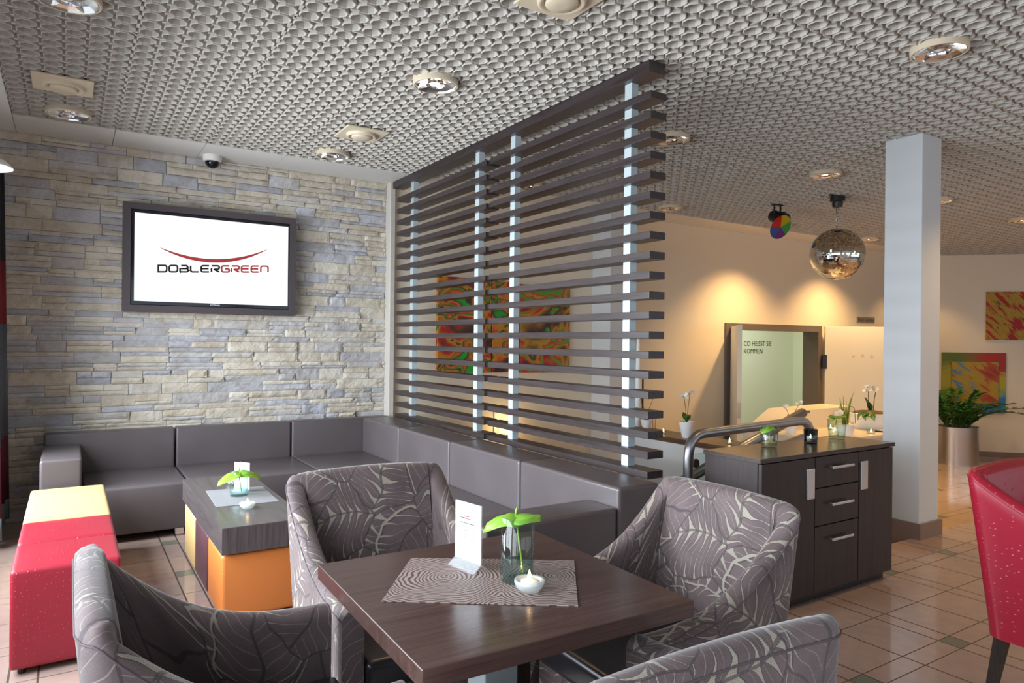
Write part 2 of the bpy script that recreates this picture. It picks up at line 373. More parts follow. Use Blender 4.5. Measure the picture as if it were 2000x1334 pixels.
for i in range(7):   # thicker joints around each panel
    x=i*PX/6; 
    for y0 in (0,PY-.006): box(b,0 if i==0 else x-.026,PX if i==6 else x+.026,y0,y0+.006,zr+.004,zc)
    y=i*PY/6
    for x0 in (0,PX-.006): box(b,x0,x0+.006,0 if i==0 else y-.026,PY if i==6 else y+.026,zr+.004,zc)
ce=struct('ceiling',b,M['ceil']); ce.location=(-.335,5.62-15*PY,0)
for ax,cnt,st in (('x',24,(PX,0,0)),('y',15,(0,PY,0))):
    mo=ce.modifiers.new('repeat_'+ax,'ARRAY'); mo.count=cnt; mo.use_relative_offset=False; mo.use_constant_offset=True; mo.constant_offset_displace=st
b=bm_(); x=-.335
while x<XR:
    box(b,x+.002,x+PX-.002,5.62,6.20,H,H+.04); x+=PX
y=5.62
while y>-3.3:
    box(b,-.95,-.337,y-PY+.002,y-.002,H,H+.04); y-=PY
box(b,-.95,-.337,5.622,6.2,H,H+.04); box(b,-1,XR,-3.5,6.4,H+.045,H+.12)
struct('trim_ceiling_border',b,M['ceilflat'])
# walls
b=bm_(); x1,x2=2.52,XR
D0,D1=7.17,9.16; DT=1.56
box(b,x1,D0,YW,YW+.2,LOW,H+.04); box(b,D0,D1,YW,YW+.2,DT,H+.04); box(b,D1,x2,YW,YW+.2,LOW,H+.04)
struct('wall_back',b,M['wall'])
b=bm_(); box(b,-1.0,x1,6.11,6.3,0,H+.04); struct('wall_stone_backing',b,M['wallw'])
b=bm_(); rbox(b,2.485,2.535,5.985,6.11,0,H,.004,1); struct('trim_stone_edge',b,mat('pale_trim_profile',(.55,.52,.47),.5))
b=bm_()
ys=[-3.4]+[q for w_ in WINS for q in w_]+[6.3]
for i in range(0,len(ys),2): box(b,-.92,-.76,ys[i],ys[i+1],0,H+.04)
for a,c in WINS: box(b,-.92,-.76,a,c,0,.55); box(b,-.92,-.76,a,c,2.45,H+.04)
struct('wall_left',b,M['wallw'])
for i,(a,c) in enumerate(WINS):
    b=bm_(); 
    for y in (a,c-.05,(a+c)/2-.02): box(b,-.89,-.83,y,y+.05,.55,2.45)
    for z in (.55,2.40,1.9): box(b,-.89,-.83,a,c,z,z+.05)
    struct('window_%d'%(i+1),b,M['frame'])
b=bm_(); box(b,-1,0,-3.5,-3.1,0,H+.04)
for a in (0,3.2,6.4,9.6): box(b,a,a+2.8,-3.3,-3.1,0,.55); box(b,a,a+2.8,-3.3,-3.1,2.45,H+.04); box(b,a+2.8,a+3.2,-3.3,-3.1,0,H+.04)
box(b,12.8,XR,-3.3,-3.1,0,H+.04); struct('wall_front',b,M['wallw'])
b=bm_(); box(b,XR,XR+.2,-3.4,6.3,LOW,H+.04); struct('wall_right',b,M['wall'])
# diagonal wall on the far right
A=Vector((11.55,6.08,0)); Bp=Vector((14.7,2.7,0)); dv=(Bp-A).normalized(); nv=Vector((dv.y,-dv.x,0)); nv=nv if nv.x>0 else -nv
def onwall(s,z,off=0): p=A+dv*s-nv*off; return (p.x,p.y,z)
b=bm_(); prism(b,[onwall(0,0)[:2],onwall(4.6,0)[:2],onwall(4.6,0,-.2)[:2],onwall(0,0,-.2)[:2]],LOW,H+.04); struct('wall_diagonal',b,M['wall'])
b=bm_(); prism(b,[onwall(.1,0,.001)[:2],onwall(4.5,0,.001)[:2],onwall(4.5,0,.02)[:2],onwall(.1,0,.02)[:2]],LOW,LOW+.085); struct('baseboard_diagonal',b,M['skirt'])
# pillars
b=bm_(); rbox(b,4.94,5.20,2.49,2.75,LOW,H+.04,.008,2); struct('wall_pillar',b,M['pillar'])
b=bm_(); box(b,4.92,5.22,2.47,2.77,LOW,.108); struct('baseboard_pillar',b,M['skirt'])
b=bm_(); box(b,4.94,5.20,5.74,YW,LOW,H+.04); struct('wall_column',b,M['pillar'])
# stone cladding, stone by stone relief in one wall
def cladding():
    b=bm_(); rnd=random.Random(11); z=0.0; x0,x1=-.9,2.485
    while z<H-.005:
        h=rnd.choice((.045,.06,.075,.085,.10)); h=min(h,H-z)
        if H-(z+h)<.03: h=H-z
        x=x0-rnd.random()*.2
        while x<x1:
            L=rnd.uniform(.14,.46); xa,xb=max(x,x0),min(x+L,x1)
            if xb-xa>.02:
                sub=[(z,z+h)]
                if h>.055 and rnd.random()<.55:
                    k=z+h*rnd.uniform(.35,.65); sub=[(z,k),(k,z+h)]
                if len(sub)==2 and rnd.random()<.5 and xb-xa>.2:
                    xm=xa+(xb-xa)*rnd.uniform(.35,.65); cells=[(xa,xb,*sub[0]),(xa,xm,*sub[1]),(xm,xb,*sub[1])]
                else: cells=[(xa,xb,*q) for q in sub]
                for (ca,cb,za,zb) in cells:
                    dep=rnd.uniform(.008,.034); tilt=rnd.uniform(-.012,.012); tz=rnd.uniform(-.006,.010); g=.0016
                    nx=max(3,int((cb-ca)/.022)); nz=max(2,int((zb-za)/.016)); sd=Vector((rnd.random()*50,rnd.random()*50,rnd.random()*50))
                    fr_=[]; 
                    for j in range(nz+1):
                        row=[]
                        for i in range(nx+1):
                            u_,v_=i/nx,j/nz; X=ca+g+(cb-ca-2*g)*u_; Z=za+g+(zb-za-2*g)*v_
                            ed=min(u_*nx,(1-u_)*nx,v_*nz,(1-v_)*nz); e=1 if ed>=.9 else .72
                            d=dep*e+tilt*(u_-.5)+tz*(v_-.5)+.007*mnoise.noise(Vector((X*14,Z*22,0))+sd)+.003*mnoise.noise(Vector((X*50,Z*60,0))+sd)
                            d=max(.004,d); j2=.0015*mnoise.noise(Vector((X*30,Z*30,9))+sd)
                            row.append(b.verts.new((X,6.105-d,Z+j2)))
                        fr_.append(row)
                    for j in range(nz):
                        for i in range(nx): b.faces.new((fr_[j][i],fr_[j][i+1],fr_[j+1][i+1],fr_[j+1][i]))
                    # side skirts to the wall
                    per=[fr_[0][i] for i in range(nx+1)]+[fr_[j][nx] for j in range(1,nz+1)]+[fr_[nz][i] for i in range(nx-1,-1,-1)]+[fr_[j][0] for j in range(nz-1,0,-1)]
                    bk=[b.verts.new((v.co.x,6.112,v.co.z)) for v in per]; n=len(per)
                    for k in range(n): b.faces.new((per[k],bk[k],bk[(k+1)%n],per[(k+1)%n]))
            x+=L
        z+=h
    return b
b=cladding(); struct('wall_stone',b,M['stone'])
# ------------------------------------------------------------------ lettering helpers
def ribbon(b,pts,wd,z=0):
    """flat stroke in the XZ plane (y=z offset)"""
    n=len(pts); L=[];Rr=[]
    for i in range(n):
        p=Vector(pts[i]); 
        a=(Vector(pts[i])-Vector(pts[i-1])).normalized() if i>0 else None
        c=(Vector(pts[i+1])-Vector(pts[i])).normalized() if i<n-1 else None
        if a is None: a=c
        if c is None: c=a
        t=(a+c).normalized(); nn=Vector((-t.y,t.x)); k=wd/2/max(.4,nn.dot(Vector((-a.y,a.x))))
        L.append(b.verts.new((p.x+nn.x*k,z,p.y+nn.y*k))); Rr.append(b.verts.new((p.x-nn.x*k,z,p.y-nn.y*k)))
    for i in range(n-1): b.faces.new((L[i],L[i+1],Rr[i+1],Rr[i]))
def rc(pts,rad=.18,seg=4,closed=False):
    out=[]; n=len(pts)
    for i in range(n):
        if (i==0 or i==n-1) and not closed: out.append(pts[i]); continue
        p,a,c=Vector(pts[i]),Vector(pts[i-1]),Vector(pts[(i+1)%n])
        u_,v_=(a-p),(c-p); rr=min(rad,u_.length/2,v_.length/2); s=p+u_.normalized()*rr; e=p+v_.normalized()*rr
        for k in range(seg+1):
            t=k/seg; q=s*(1-t)**2+p*2*t*(1-t)+e*t*t; out.append((q.x,q.y))
    if closed: out.append(out[0])
    return out
GL={'D':[([(.5,.8),(1,.8),(1,0),(.5,0)],1),([(.5,.8),(0,.8),(0,0),(.5,0)],0)],
'O':[([(.5,.8),(1,.8),(1,0),(0,0),(0,.8),(.5,.8)],1)],
'B':[([(.12,.8),(.92,.8),(.92,.42),(.12,.42)],1),([(.12,.42),(1,.42),(1,0),(.2,0),(0,0),(0,.5)],1)],
'L':[([(0,.8),(0,0),(1,0)],1)],
'E':[([(1,.8),(0,.8),(0,0),(1,0)],1),([(0,.42),(.95,.42)],0)],
'R':[([(0,0),(0,.8)][:0]+[(0,.8),(1,.8),(1,.36),(.25,.36),(1,0)],1),([(0,0),(0,.5)],0)],
'G':[([(1,.8),(0,.8),(0,0),(1,0),(1,.4),(.45,.4)],1)],
'N':[([(0,0),(0,.8),(1,.8),(1,0)],1)]}
def logo_word(b,word,x0,z0,cw,gap,sc,y,wd=.17):
    x=x0
    for ch in word:
        for pts,rd in GL[ch]:
            p=rc(pts,.26) if rd else pts
            ribbon(b,[(x+q[0]*cw,z0+q[1]*sc) for q in p],wd*sc,y)
        x+=cw+gap
    return x
def swoosh(b,x0,x1,zt,dip,th,y,n=28):
    up=[];dn=[]
    for i in range(n+1):
        t=i/n; s=1-(2*t-1)**2; X=x0+(x1-x0)*t
        up.append(b.verts.new((X,y,zt-dip*s+0))); dn.append(b.verts.new((X,y,zt-dip*s-th*s**.8-.0001)))
    for i in range(n): b.faces.new((up[i],up[i+1],dn[i+1],dn[i]))
def text(name,s,size,m,parent,loc,rot,align='LEFT',ext=.0005):
    cu=bpy.data.curves.new(name,'FONT'); cu.body=s; cu.size=size; cu.extrude=ext; cu.align_x=align
    o=bpy.data.objects.new(name,cu); col.objects.link(o); dg=bpy.context.evaluated_depsgraph_get(); me=bpy.data.meshes.new_from_object(o.evaluated_get(dg))
    bpy.data.objects.remove(o); me.materials.clear(); me.materials.append(m)
    o=bpy.data.objects.new(name,me); col.objects.link(o); o.location=loc; o.rotation_euler=rot
    if parent: o.parent=parent
    return o
# ------------------------------------------------------------------ television
tv=thing('wall_television','flat television in a brown surround on the stone wall, showing a swoosh logo','television',(.98,6.03,1.55))
def fr_box(b,x0,x1,z0,z1,t,y0,y1):
    box(b,x0,x1,y0,y1,z0,z0+t); box(b,x0,x1,y0,y1,z1-t,z1); box(b,x0,x0+t,y0,y1,z0+t,z1-t); box(b,x1-t,x1,y0,y1,z0+t,z1-t)
tx,tz=-.98,-1.55; ty=-6.03
def L3(x,y,z): return (x-.98,y-6.03,z-1.55)
def tbox(x0,x1,y0,y1,z0,z1,bev=0):
    a=L3(x0,y0,z0); c=L3(x1,y1,z1); return qbox(a[0],c[0],a[1],c[1],a[2],c[2],bev)
X0,X1,Z0,Z1=.332,1.622,1.537,2.368; TY=5.975
b=bm_(); a=L3(X0,0,Z0); c=L3(X1,0,Z1); fr_box(b,a[0],c[0],a[2],c[2],.050,TY-6.03,.07); ob('surround',b,M['tvframe'],tv)
SX0,SX1,SZ0,SZ1=.408,1.558,1.618,2.292
b=tbox(SX0-.026,SX1+.026,TY+.012,6.09,SZ0-.030,SZ1+.026,.004); ob('bezel',b,M['gloss'],tv)
b=tbox(SX0,SX1,TY+.008,TY+.0125,SZ0,SZ1); scr=ob('screen',b,M['screen'],tv)
yl=TY+.0072-6.03; k=(SX1-SX0)/295.
lx0=SX0+42*k-.98; lx1=SX0+253*k-.98
b=bm_(); swoosh(b,lx0,lx1,SZ0+.436-1.55,.090,.030,yl); cw=.0585; gp=(lx1-lx0-11*cw)/10
zt=SZ0+.242-1.55
b2=bm_(); nx=logo_word(b2,'DOBLER',lx0,zt,cw,gp,.062,yl,.215); logo_word(b,'GREEN',nx,zt,cw,gp,.062,yl,.215)
for bb in (b,b2):
    for v in bb.verts: v.co.z+=.060*(v.co.x-lx0)-.012
ob('logo_black',b2,M['logoblack'],scr); ob('logo_red',b,M['logored'],scr)
text('maker_mark','SAMSUNG',.016,M['card'],tv,L3(.985,TY+.0105,SZ0-.017),(R(90),0,0),'CENTER')
# security camera dome
o=thing('dome_camera','white and black dome security camera at the top of the stone wall','camera',(.95,5.97,H))
b=bm_(); lathe(b,[(.072,0),(.072,-.03),(.066,-.045),(.055,-.048)],(0,0,0),28,True,True); ob('housing',b,M['white'],o,auto=40)
b=bm_(); lathe(b,[(.055*math.cos(t),-.046-.055*math.sin(t)) for t in [i*PI/2/8 for i in range(8)]]+[(.002,-.101)],(0,0,0),28,False,True); ob('dome',b,M['gloss'],o,True)
# ------------------------------------------------------------------ downlights and air vents
DLX=(-.02,1.73,3.59,5.42,7.30,9.20); DLY=(1.735,3.53,5.34)
nm={0:'first',1:'second',2:'third',3:'fourth',4:'fifth',5:'sixth'}
vis=[(0,1),(0,2),(1,1),(1,2),(2,0),(2,1),(2,2),(3,1),(3,2),(4,1),(4,2),(5,1),(5,2)]
lab={(0,1):'large ceiling downlight with unlit mirrored reflector cut by the top left picture corner',(0,2):'unlit mirrored ceiling downlight near the left end of the stone wall, beside a beige vent',
(1,1):'glowing ceiling downlight above the open table area, left of the slatted screen',(1,2):'unlit ceiling downlight near the stone wall above the television right edge',
(2,0):'large mirrored ceiling downlight at the upper right, nearest to the camera there',(2,1):'ceiling downlight just right of the slatted screen top end',(2,2):'ceiling downlight seen through the upper gaps of the slatted screen',
(3,1):'warm glowing ceiling downlight above the mirror ball',(3,2):'ceiling downlight near the cream wall just right of the slatted screen',
(4,1):'small ceiling downlight peeking out right of the white pillar',(4,2):'glowing ceiling downlight partly hidden behind the colour wheel spotlight',
(5,1):'small lit ceiling downlight at the right picture edge beyond the white pillar',(5,2):'lit ceiling downlight just right of the mirror ball against the cream wall'}
M['reflect']=mat('faceted_reflector_metal',(.92,.91,.88),.22,1)
def mk_down():
    o=thing('ceiling_downlight','x','downlight',(0,0,H),0,'round downlights in the patterned ceiling')
    b=bm_(); lathe(b,[(.128,.04),(.128,-.030),(.124,-.034),(.118,-.034),(.118,.03)],(0,0,0),36,False,False); ob('housing',b,M['beige'],o,auto=40)
    b=bm_(); lathe(b,[(.118,-.033),(.112,-.024),(.090,-.014),(.060,-.006),(.05,-.004)],(0,0,0),12,False,True)
    for k in range(6):
        a=k*PI/3; t=bm_(); box(t,.05,.115,-.0012,.0012,-.030,-.008); merge(b,t,Matrix.Rotation(a,4,'Z'))
    ob('reflector',b,M['reflect'],o)
    b=bm_(); lathe(b,[(.054,-.029),(.052,-.031),(.050,-.029),(.046,-.010)],(0,0,0),28); ob('inner_ring',b,M['chrome'],o,True)
    b=bm_(); lathe(b,[(.022,-.006),(.026,-.014),(.018,-.022),(.001,-.025)],(0,0,0),12,True,True); ob('bulb',b,M['bulb'],o,True)
    return o
proto=mk_down()
unl=[q for q in kids(proto) if q.name.startswith('bulb')][0]; litbulb=unl.data.copy(); litbulb.materials[0]=M['bulb']; unl.data.materials[0]=M['white']
for i,(a,c) in enumerate(vis):
    o=proto if i==0 else copy_tree(proto)
    o.location=(DLX[a],DLY[c],H+.008); o['label']=lab[(a,c)]
    if (a,c) in ((1,1),(3,1),(4,1),(4,2),(5,1),(5,2)):
        for q in kids(o):
            if q.name.startswith('bulb'): q.data=litbulb
for a in range(6):
    for c in range(-1,3):
        y=DLY[c] if c>=0 else -.1
        l=bpy.data.lights.new('downlight_beam','SPOT'); l.color=WARM; l.spot_size=R(118); l.spot_blend=.8; l.shadow_soft_size=.05
        l.energy={0:0,1:30 if c==1 else 0,2:0 if c>=1 else 20,3:60 if c<=1 else 0,4:80,5:80}[a]*(2.6 if c==2 else .9)
        if l.energy==0: bpy.data.lights.remove(l); continue
        o=bpy.data.objects.new('downlight_beam',l); o.location=(DLX[a],y,H-.045); col.objects.link(o)
for x,y,s in ((11.1,5.3,1),(11.1,3.53,1),(11.1,1.7,1)):
    l=bpy.data.lights.new('downlight_beam','SPOT'); l.color=WARM; l.spot_size=R(105); l.spot_blend=.5; l.shadow_soft_size=.05; l.energy=45
    o=bpy.data.objects.new('downlight_beam',l); o.location=(x,y,H-.045); col.objects.link(o)
def mk_vent():
    o=thing('ceiling_vent','x','air vent',(0,0,H),0,'beige square air vents in the ceiling')
    b=bm_(); rbox(b,-.15,.15,-.15,.15,-.012,.0,.003,1)
    for sx in (-1,1):
        for sy in (-1,1): lathe(b,[(.005,-.012),(.005,-.014)],(sx*.135,sy*.135,0),8,False,True)
    ob('plate',b,M['beige'],o)
    b=bm_(); lathe(b,[(.105,-.012),(.103,-.030),(.095,-.034),(.080,-.028),(.076,-.014)],(0,0,0),36,False,True); ob('collar',b,M['beige'],o,True)
    b=bm_(); lathe(b,[(.070,-.022),(.070,-.034),(.064,-.040),(.02,-.042),(.001,-.042)],(0,0,0),36,True,True); ob('disc',b,M['beige'],o,auto=50)
    return o
pv=mk_vent()
for i,(x,y,l) in enumerate(((-.045,4.77,'beige square air vent in the ceiling at the far left, before an unlit downlight'),(1.727,4.70,'beige square air vent in the ceiling between the stone wall and slatted screen'),(1.745,2.36,'beige air vent cut off by the top picture edge, nearest to the camera'))):
    o=pv if i==0 else copy_tree(pv); o.location=(x,y,H); o['label']=l
# ------------------------------------------------------------------ slatted partition
pa=thing('slatted_partition','tall dark slatted wooden room divider on pale metal posts behind the sofa','room divider',(2.55,4.2,.634))
def pb(x0,x1,y0,y1,z0,z1,bev=.0015): return qbox(x0-2.55,x1-2.55,y0-4.2,y1-4.2,z0-.634,z1-.634,bev)
XA,XB=2.50,2.61; pitch=.10326
ob('top_beam',pb(XA,XB,2.62,5.97,2.736,2.796),M['slat'],pa)
for i in range(20):
    z=.672+i*pitch
    ob('slat',pb(XA,XB,2.605,4.215,z-.038,z),M['slat'],pa)
    ob('slat',pb(XA,XB,4.268,5.87,z-.038,z),M['slat'],pa)
for y0,y1 in ((5.59,5.645),(4.435,4.49),(3.945,4.0),(2.79,2.845)):
    ob('post',pb(2.535,2.585,y0,y1,.0,2.76,.003),M['alu'],pa)
b=bm_()
for i in range(20):
    z=.672+i*pitch; a=pb(2.512,2.535,4.21,4.27,z-.034,z-.004,0); merge(b,a)
ob('joint_plate',b,M['black'],pa)
# ------------------------------------------------------------------ sofa
def foot(x,y,parent):
    b=bm_(); rbox(b,x-.03,x+.03,y-.03,y+.03,0,.06,.006,1); ob('foot',b,M['chrome'],parent)
def seam(b,pts): tube(b,pts,.0022,6)
def sofa(label,cx,cy,parts,feet):
    o=thing('sofa_section',label,'sofa',(cx,cy,0),0,'grey brown leather sofa sections in the corner')
    for name,(x0,x1,y0,y1,z0,z1) in parts:
        g=.004; b=bm_(); t=bm_(); box(t,x0+g-cx,x1-g-cx,y0+g-cy,y1-g-cy,z0,z1)
        bmesh.ops.bevel(t,geom=t.edges[:],offset=.018,segments=4,profile=.55,affect='EDGES')
        merge(b,t); ob(name,b,M['sofa'],o,auto=35)
    for x,y in feet: foot(x-cx,y-cy,o)
    return o
SH,BH,AH=.36,.648,.572; BY=5.865; FY=5.13; RY=6.0
RX,RXB,RXF=2.185,2.455,1.46
sofa('sofa section with left armrest at the left end of the stone wall',.27,5.6,[('seat',(.075,.692,FY,BY,.05,SH)),('backrest',(-.155,.692,BY,RY,.05,BH)),('armrest',(-.155,.075,FY,BY,.05,AH))],[(.64,5.19),(-.09,5.19),(.64,5.93),(-.09,5.93)])
sofa('sofa section centred below the television with no armrest',1.13,5.6,[('seat',(.692,1.572,FY,BY,.05,SH)),('backrest',(.692,1.572,BY,RY,.05,BH))],[(.76,5.19),(1.5,5.19),(1.5,5.93),(.76,5.93)])
sofa('corner sofa section where stone wall and slatted divider meet',2.0,5.55,[('seat',(1.572,RX,5.07,BY,.05,SH)),('backrest',(1.572,RXB,BY,RY,.05,BH)),('side_backrest',(RX,RXB,5.07,BY,.05,BH))],[(1.64,5.9),(2.4,5.14),(1.64,5.14),(2.4,5.93)])
sofa('sofa section along the slatted divider next to the corner section',1.95,4.6,[('seat',(RXF,RX,4.205,5.07,.05,SH)),('backrest',(RX,RXB,4.205,5.07,.05,BH))],[(1.53,4.27),(2.39,4.27),(1.53,5.0),(2.39,5.0)])
sofa('sofa section along the divider behind the leaf patterned chair back',1.95,3.76,[('seat',(RXF,RX,3.325,4.205,.05,SH)),('backrest',(RX,RXB,3.325,4.205,.05,BH))],[(1.53,3.39),(2.39,3.39),(1.53,4.14),(2.39,4.14)])
sofa('sofa section with armrest at the near end of the slatted divider',1.95,2.9,[('seat',(RXF,RX,2.70,3.325,.05,SH)),('backrest',(RX,RXB,2.465,3.325,.05,BH)),('armrest',(RXF,RX,2.465,2.70,.05,.555))],[(1.53,2.53),(2.39,2.53),(1.53,3.26),(2.39,3.26)])
# ------------------------------------------------------------------ cube stools
def stool(label,y,m,top,group):
    o=thing('cube_stool',label,'stool',(0,y,0),0,group)
    b=bm_(); t=bm_(); box(t,-.19,.19,-.205,.205,.025,top)
    bmesh.ops.bevel(t,geom=t.edges[:],offset=.02,segments=4,profile=.6,affect='EDGES')
    bmesh.ops.subdivide_edges(t,edges=[e for e in t.edges if e.calc_length()>.2],cuts=6,use_grid_fill=True)
    for v in t.verts:
        v.co.z+=.008*(1-(v.co.x/.19)**2)*(1-(v.co.y/.205)**2) if v.co.z>top-.03 else 0
    merge(b,t); ob('upholstery',b,m,o,auto=50)
    for sx in (-1,1):
        for sy in (-1,1):
            b=bm_(); lathe(b,[(.015,0),(.015,.03)],(sx*.15,sy*.16,0),10,True,True); ob('foot',b,M['black'],o)
    o.location=(.0,y,0); return o
stool('red ostrich leather cube stool nearest to the camera, largest of the row',3.52,M['red'],.418,'red cube stools')
stool('red cube stool second in the row, touching the yellow stools',3.945,M['red'],.418,'red cube stools')
stool('yellow cube stool next to the red stools',4.385,M['yellow'],.418,'yellow cube stools')
stool('yellow cube stool against the sofa, farthest of the stool row',4.81,M['yellow'],.418,'yellow cube stools')
# ------------------------------------------------------------------ coffee table with cubes below
ct=thing('coffee_table','long low grey brown coffee table in front of the corner sofa','coffee table',(.80,4.05,0))
b=qbox(-.20,.20,-.64,.68,.322,.449,.003); ob('table_top',qbox(-.20,.20,-.64,.68,.330,.455,.002),M['cofftop'],ct)
ob('apron',qbox(-.199,.199,-.6425,-.638,.331,.453),M['coffside'],ct)
for sx in (-.17,.17): ob('leg',qbox(sx-.012,sx+.012,.64,.675,0,.33),M['black'],ct)
def cube(label,x,y0,y1,m,z=.322,x0=-.195,x1=.20):
    o=thing('cube_pouf',label,'stool',(.80+x,(y0+y1)/2,0),0,'leather cubes tucked under the coffee table')
    b=bm_(); rbox(b,x0,x1,-(y1-y0)/2,(y1-y0)/2,.02,z,.018,3); ob('upholstery',b,m,o,auto=40)
    for sx in (-1,1):
        for sy in (-1,1):
            b=bm_(); lathe(b,[(.015,0),(.015,.03)],(sx*.13,sy*.13,0),10,True,True); ob('foot',b,M['black'],o)
cube('orange ostrich leather cube under the near end of the coffee table',.0,3.43,3.82,M['orange'])
cube('plum leather cube under the middle of the coffee table',0,3.84,4.25,M['plum'])
cube('yellow leather cube under the far end of the coffee table',.0,4.27,4.66,M['yellow'])
# ------------------------------------------------------------------ dining table
TC=(.875,1.44); TS=.335; TZ=.75
tb=thing('square_table','square dark wooden bistro table set with menu, vase and candle','table',(TC[0],TC[1],0),R(-1.5))
b=bm_(); rbox(b,-TS,TS,-TS,TS,TZ-.038,TZ,.0015,1); ob('table_top',b,M['table'],tb)
ob('column',qbox(-.045,.045,-.045,.045,.02,TZ-.038,.004),M['alu'],tb)
ob('column_cover',qbox(.047,.085,-.04,.04,.02,TZ-.038,.002),M['legwood'],tb)
b=bm_(); rbox(b,-.22,.22,-.22,.22,0,.018,.006,2); ob('base_plate',b,M['steel'],tb)
# ------------------------------------------------------------------ armchairs
def chair_shell(W,D,hb,ha,zb,th,lean,seatz,pw=2.4):
    """U-shaped upholstered shell, chair faces +Y"""
    b=bm_(); uvl=b.loops.layers.uv.new('UVMap'); rc_=.055
    # centre line of the outer face in plan
    path=[]; hw,hd=W/2,D/2
    n1=16
    for i in range(n1): path.append((hw,hd-(D-rc_)*i/n1,1,0))
    for i in range(8): a=i/8*PI/2; path.append((hw-rc_+rc_*math.cos(a),-hd+rc_-rc_*math.sin(a),math.cos(a),-math.sin(a)))
    for i in range(13): path.append((hw-rc_-(W-2*rc_)*i/12,-hd,0,-1))
    for i in range(1,9): a=i/8*PI/2; path.append((-hw+rc_-rc_*math.sin(a),-hd+rc_-rc_*math.cos(a),-math.sin(a),-math.cos(a)))
    for i in range(1,n1+1): path.append((-hw,-hd+rc_+(D-rc_)*i/n1,-1,0))
    s=0; cols=[]; ulist=[]; last=None
    for (x,y,nx,ny) in path:
        if last: s+=math.hypot(x-last[0],y-last[1])
        last=(x,y); ulist.append(s)
        d=min(1,max(0,(hd-y)/(D-.03))); h=ha+(hb-ha)*(d**pw)
        h-=.012*max(0,1-abs(d)/.12)*0
        crown=.012*(1-(2*x/W)**2) if ny<-.9 else 0
        h+=crown
        pts=[]; rr=th/2
        def P_(off,z):
            zz=z; ls=lean*max(0,z-.30)*(d**1.4); fl=.035*max(0,z-.40)*abs(nx)*(d**.5)
            bow=.020*math.sin(PI*min(1,max(0,(z-zb)/(h-zb))))*0
            return (x-nx*off+nx*fl, y-ny*off-ls, zz)
        no=10
        for k in range(no+1): pts.append(P_(0,zb+(h-rr*.9-zb)*k/no))
        for k in range(1,6):
            a=k/6*PI; pts.append(P_(rr-rr*math.cos(a),h-rr*.9+rr*.9*math.sin(a)))
        zi=seatz-.06
        for k in range(no+1): pts.append(P_(th+ (0.012*math.sin(PI*k/no) if abs(ny)>.9 else 0),(h-rr*.9)-(h-rr*.9-zi)*k/no))
        cols.append([b.verts.new(p) for p in pts])
    def uvset(fc,vals):
        for lp,v in zip(fc.loops,vals): lp[uvl].uv=v
    vl=[]
    for c in cols:
        t=[0]
        for k in range(1,len(c)): t.append(t[-1]+(c[k].co-c[k-1].co).length)
        vl.append(t)
    m=len(cols[0])
    for i in range(len(cols)-1):
        for k in range(m-1):
            fc=b.faces.new((cols[i][k],cols[i+1][k],cols[i+1][k+1],cols[i][k+1])); uvset(fc,((ulist[i],vl[i][k]),(ulist[i+1],vl[i+1][k]),(ulist[i+1],vl[i+1][k+1]),(ulist[i],vl[i][k+1])))
        fc=b.faces.new((cols[i][0],cols[i][m-1],cols[i+1][m-1],cols[i+1][0])); uvset(fc,((ulist[i],0),(ulist[i],-.06),(ulist[i+1],-.06),(ulist[i+1],0)))
    for c,u0 in ((cols[0],0),(cols[-1],ulist[-1])):
        # arm front: strip between outer and inner columns
        no=10; rr2=c
        for k in range(m//2):
            a,a2=c[k],c[k+1]; q,q2=c[m-1-k],c[m-2-k]
            vs_=[a,a2,q2,q] if a2 is not q2 else [a,a2,q]
            vs_=list(dict.fromkeys(vs_))
            if len(vs_)<3: continue
            try: fc=b.faces.new(vs_)
            except ValueError: continue
            uvset(fc,[(u0+1.3+(v.co.x+v.co.y)*.0+(0 if v in (a,a2) else th),v.co.z) for v in fc.verts])
    RIM[:]=[tuple(c[10].co) for c in cols]
    return b
RIM=[]
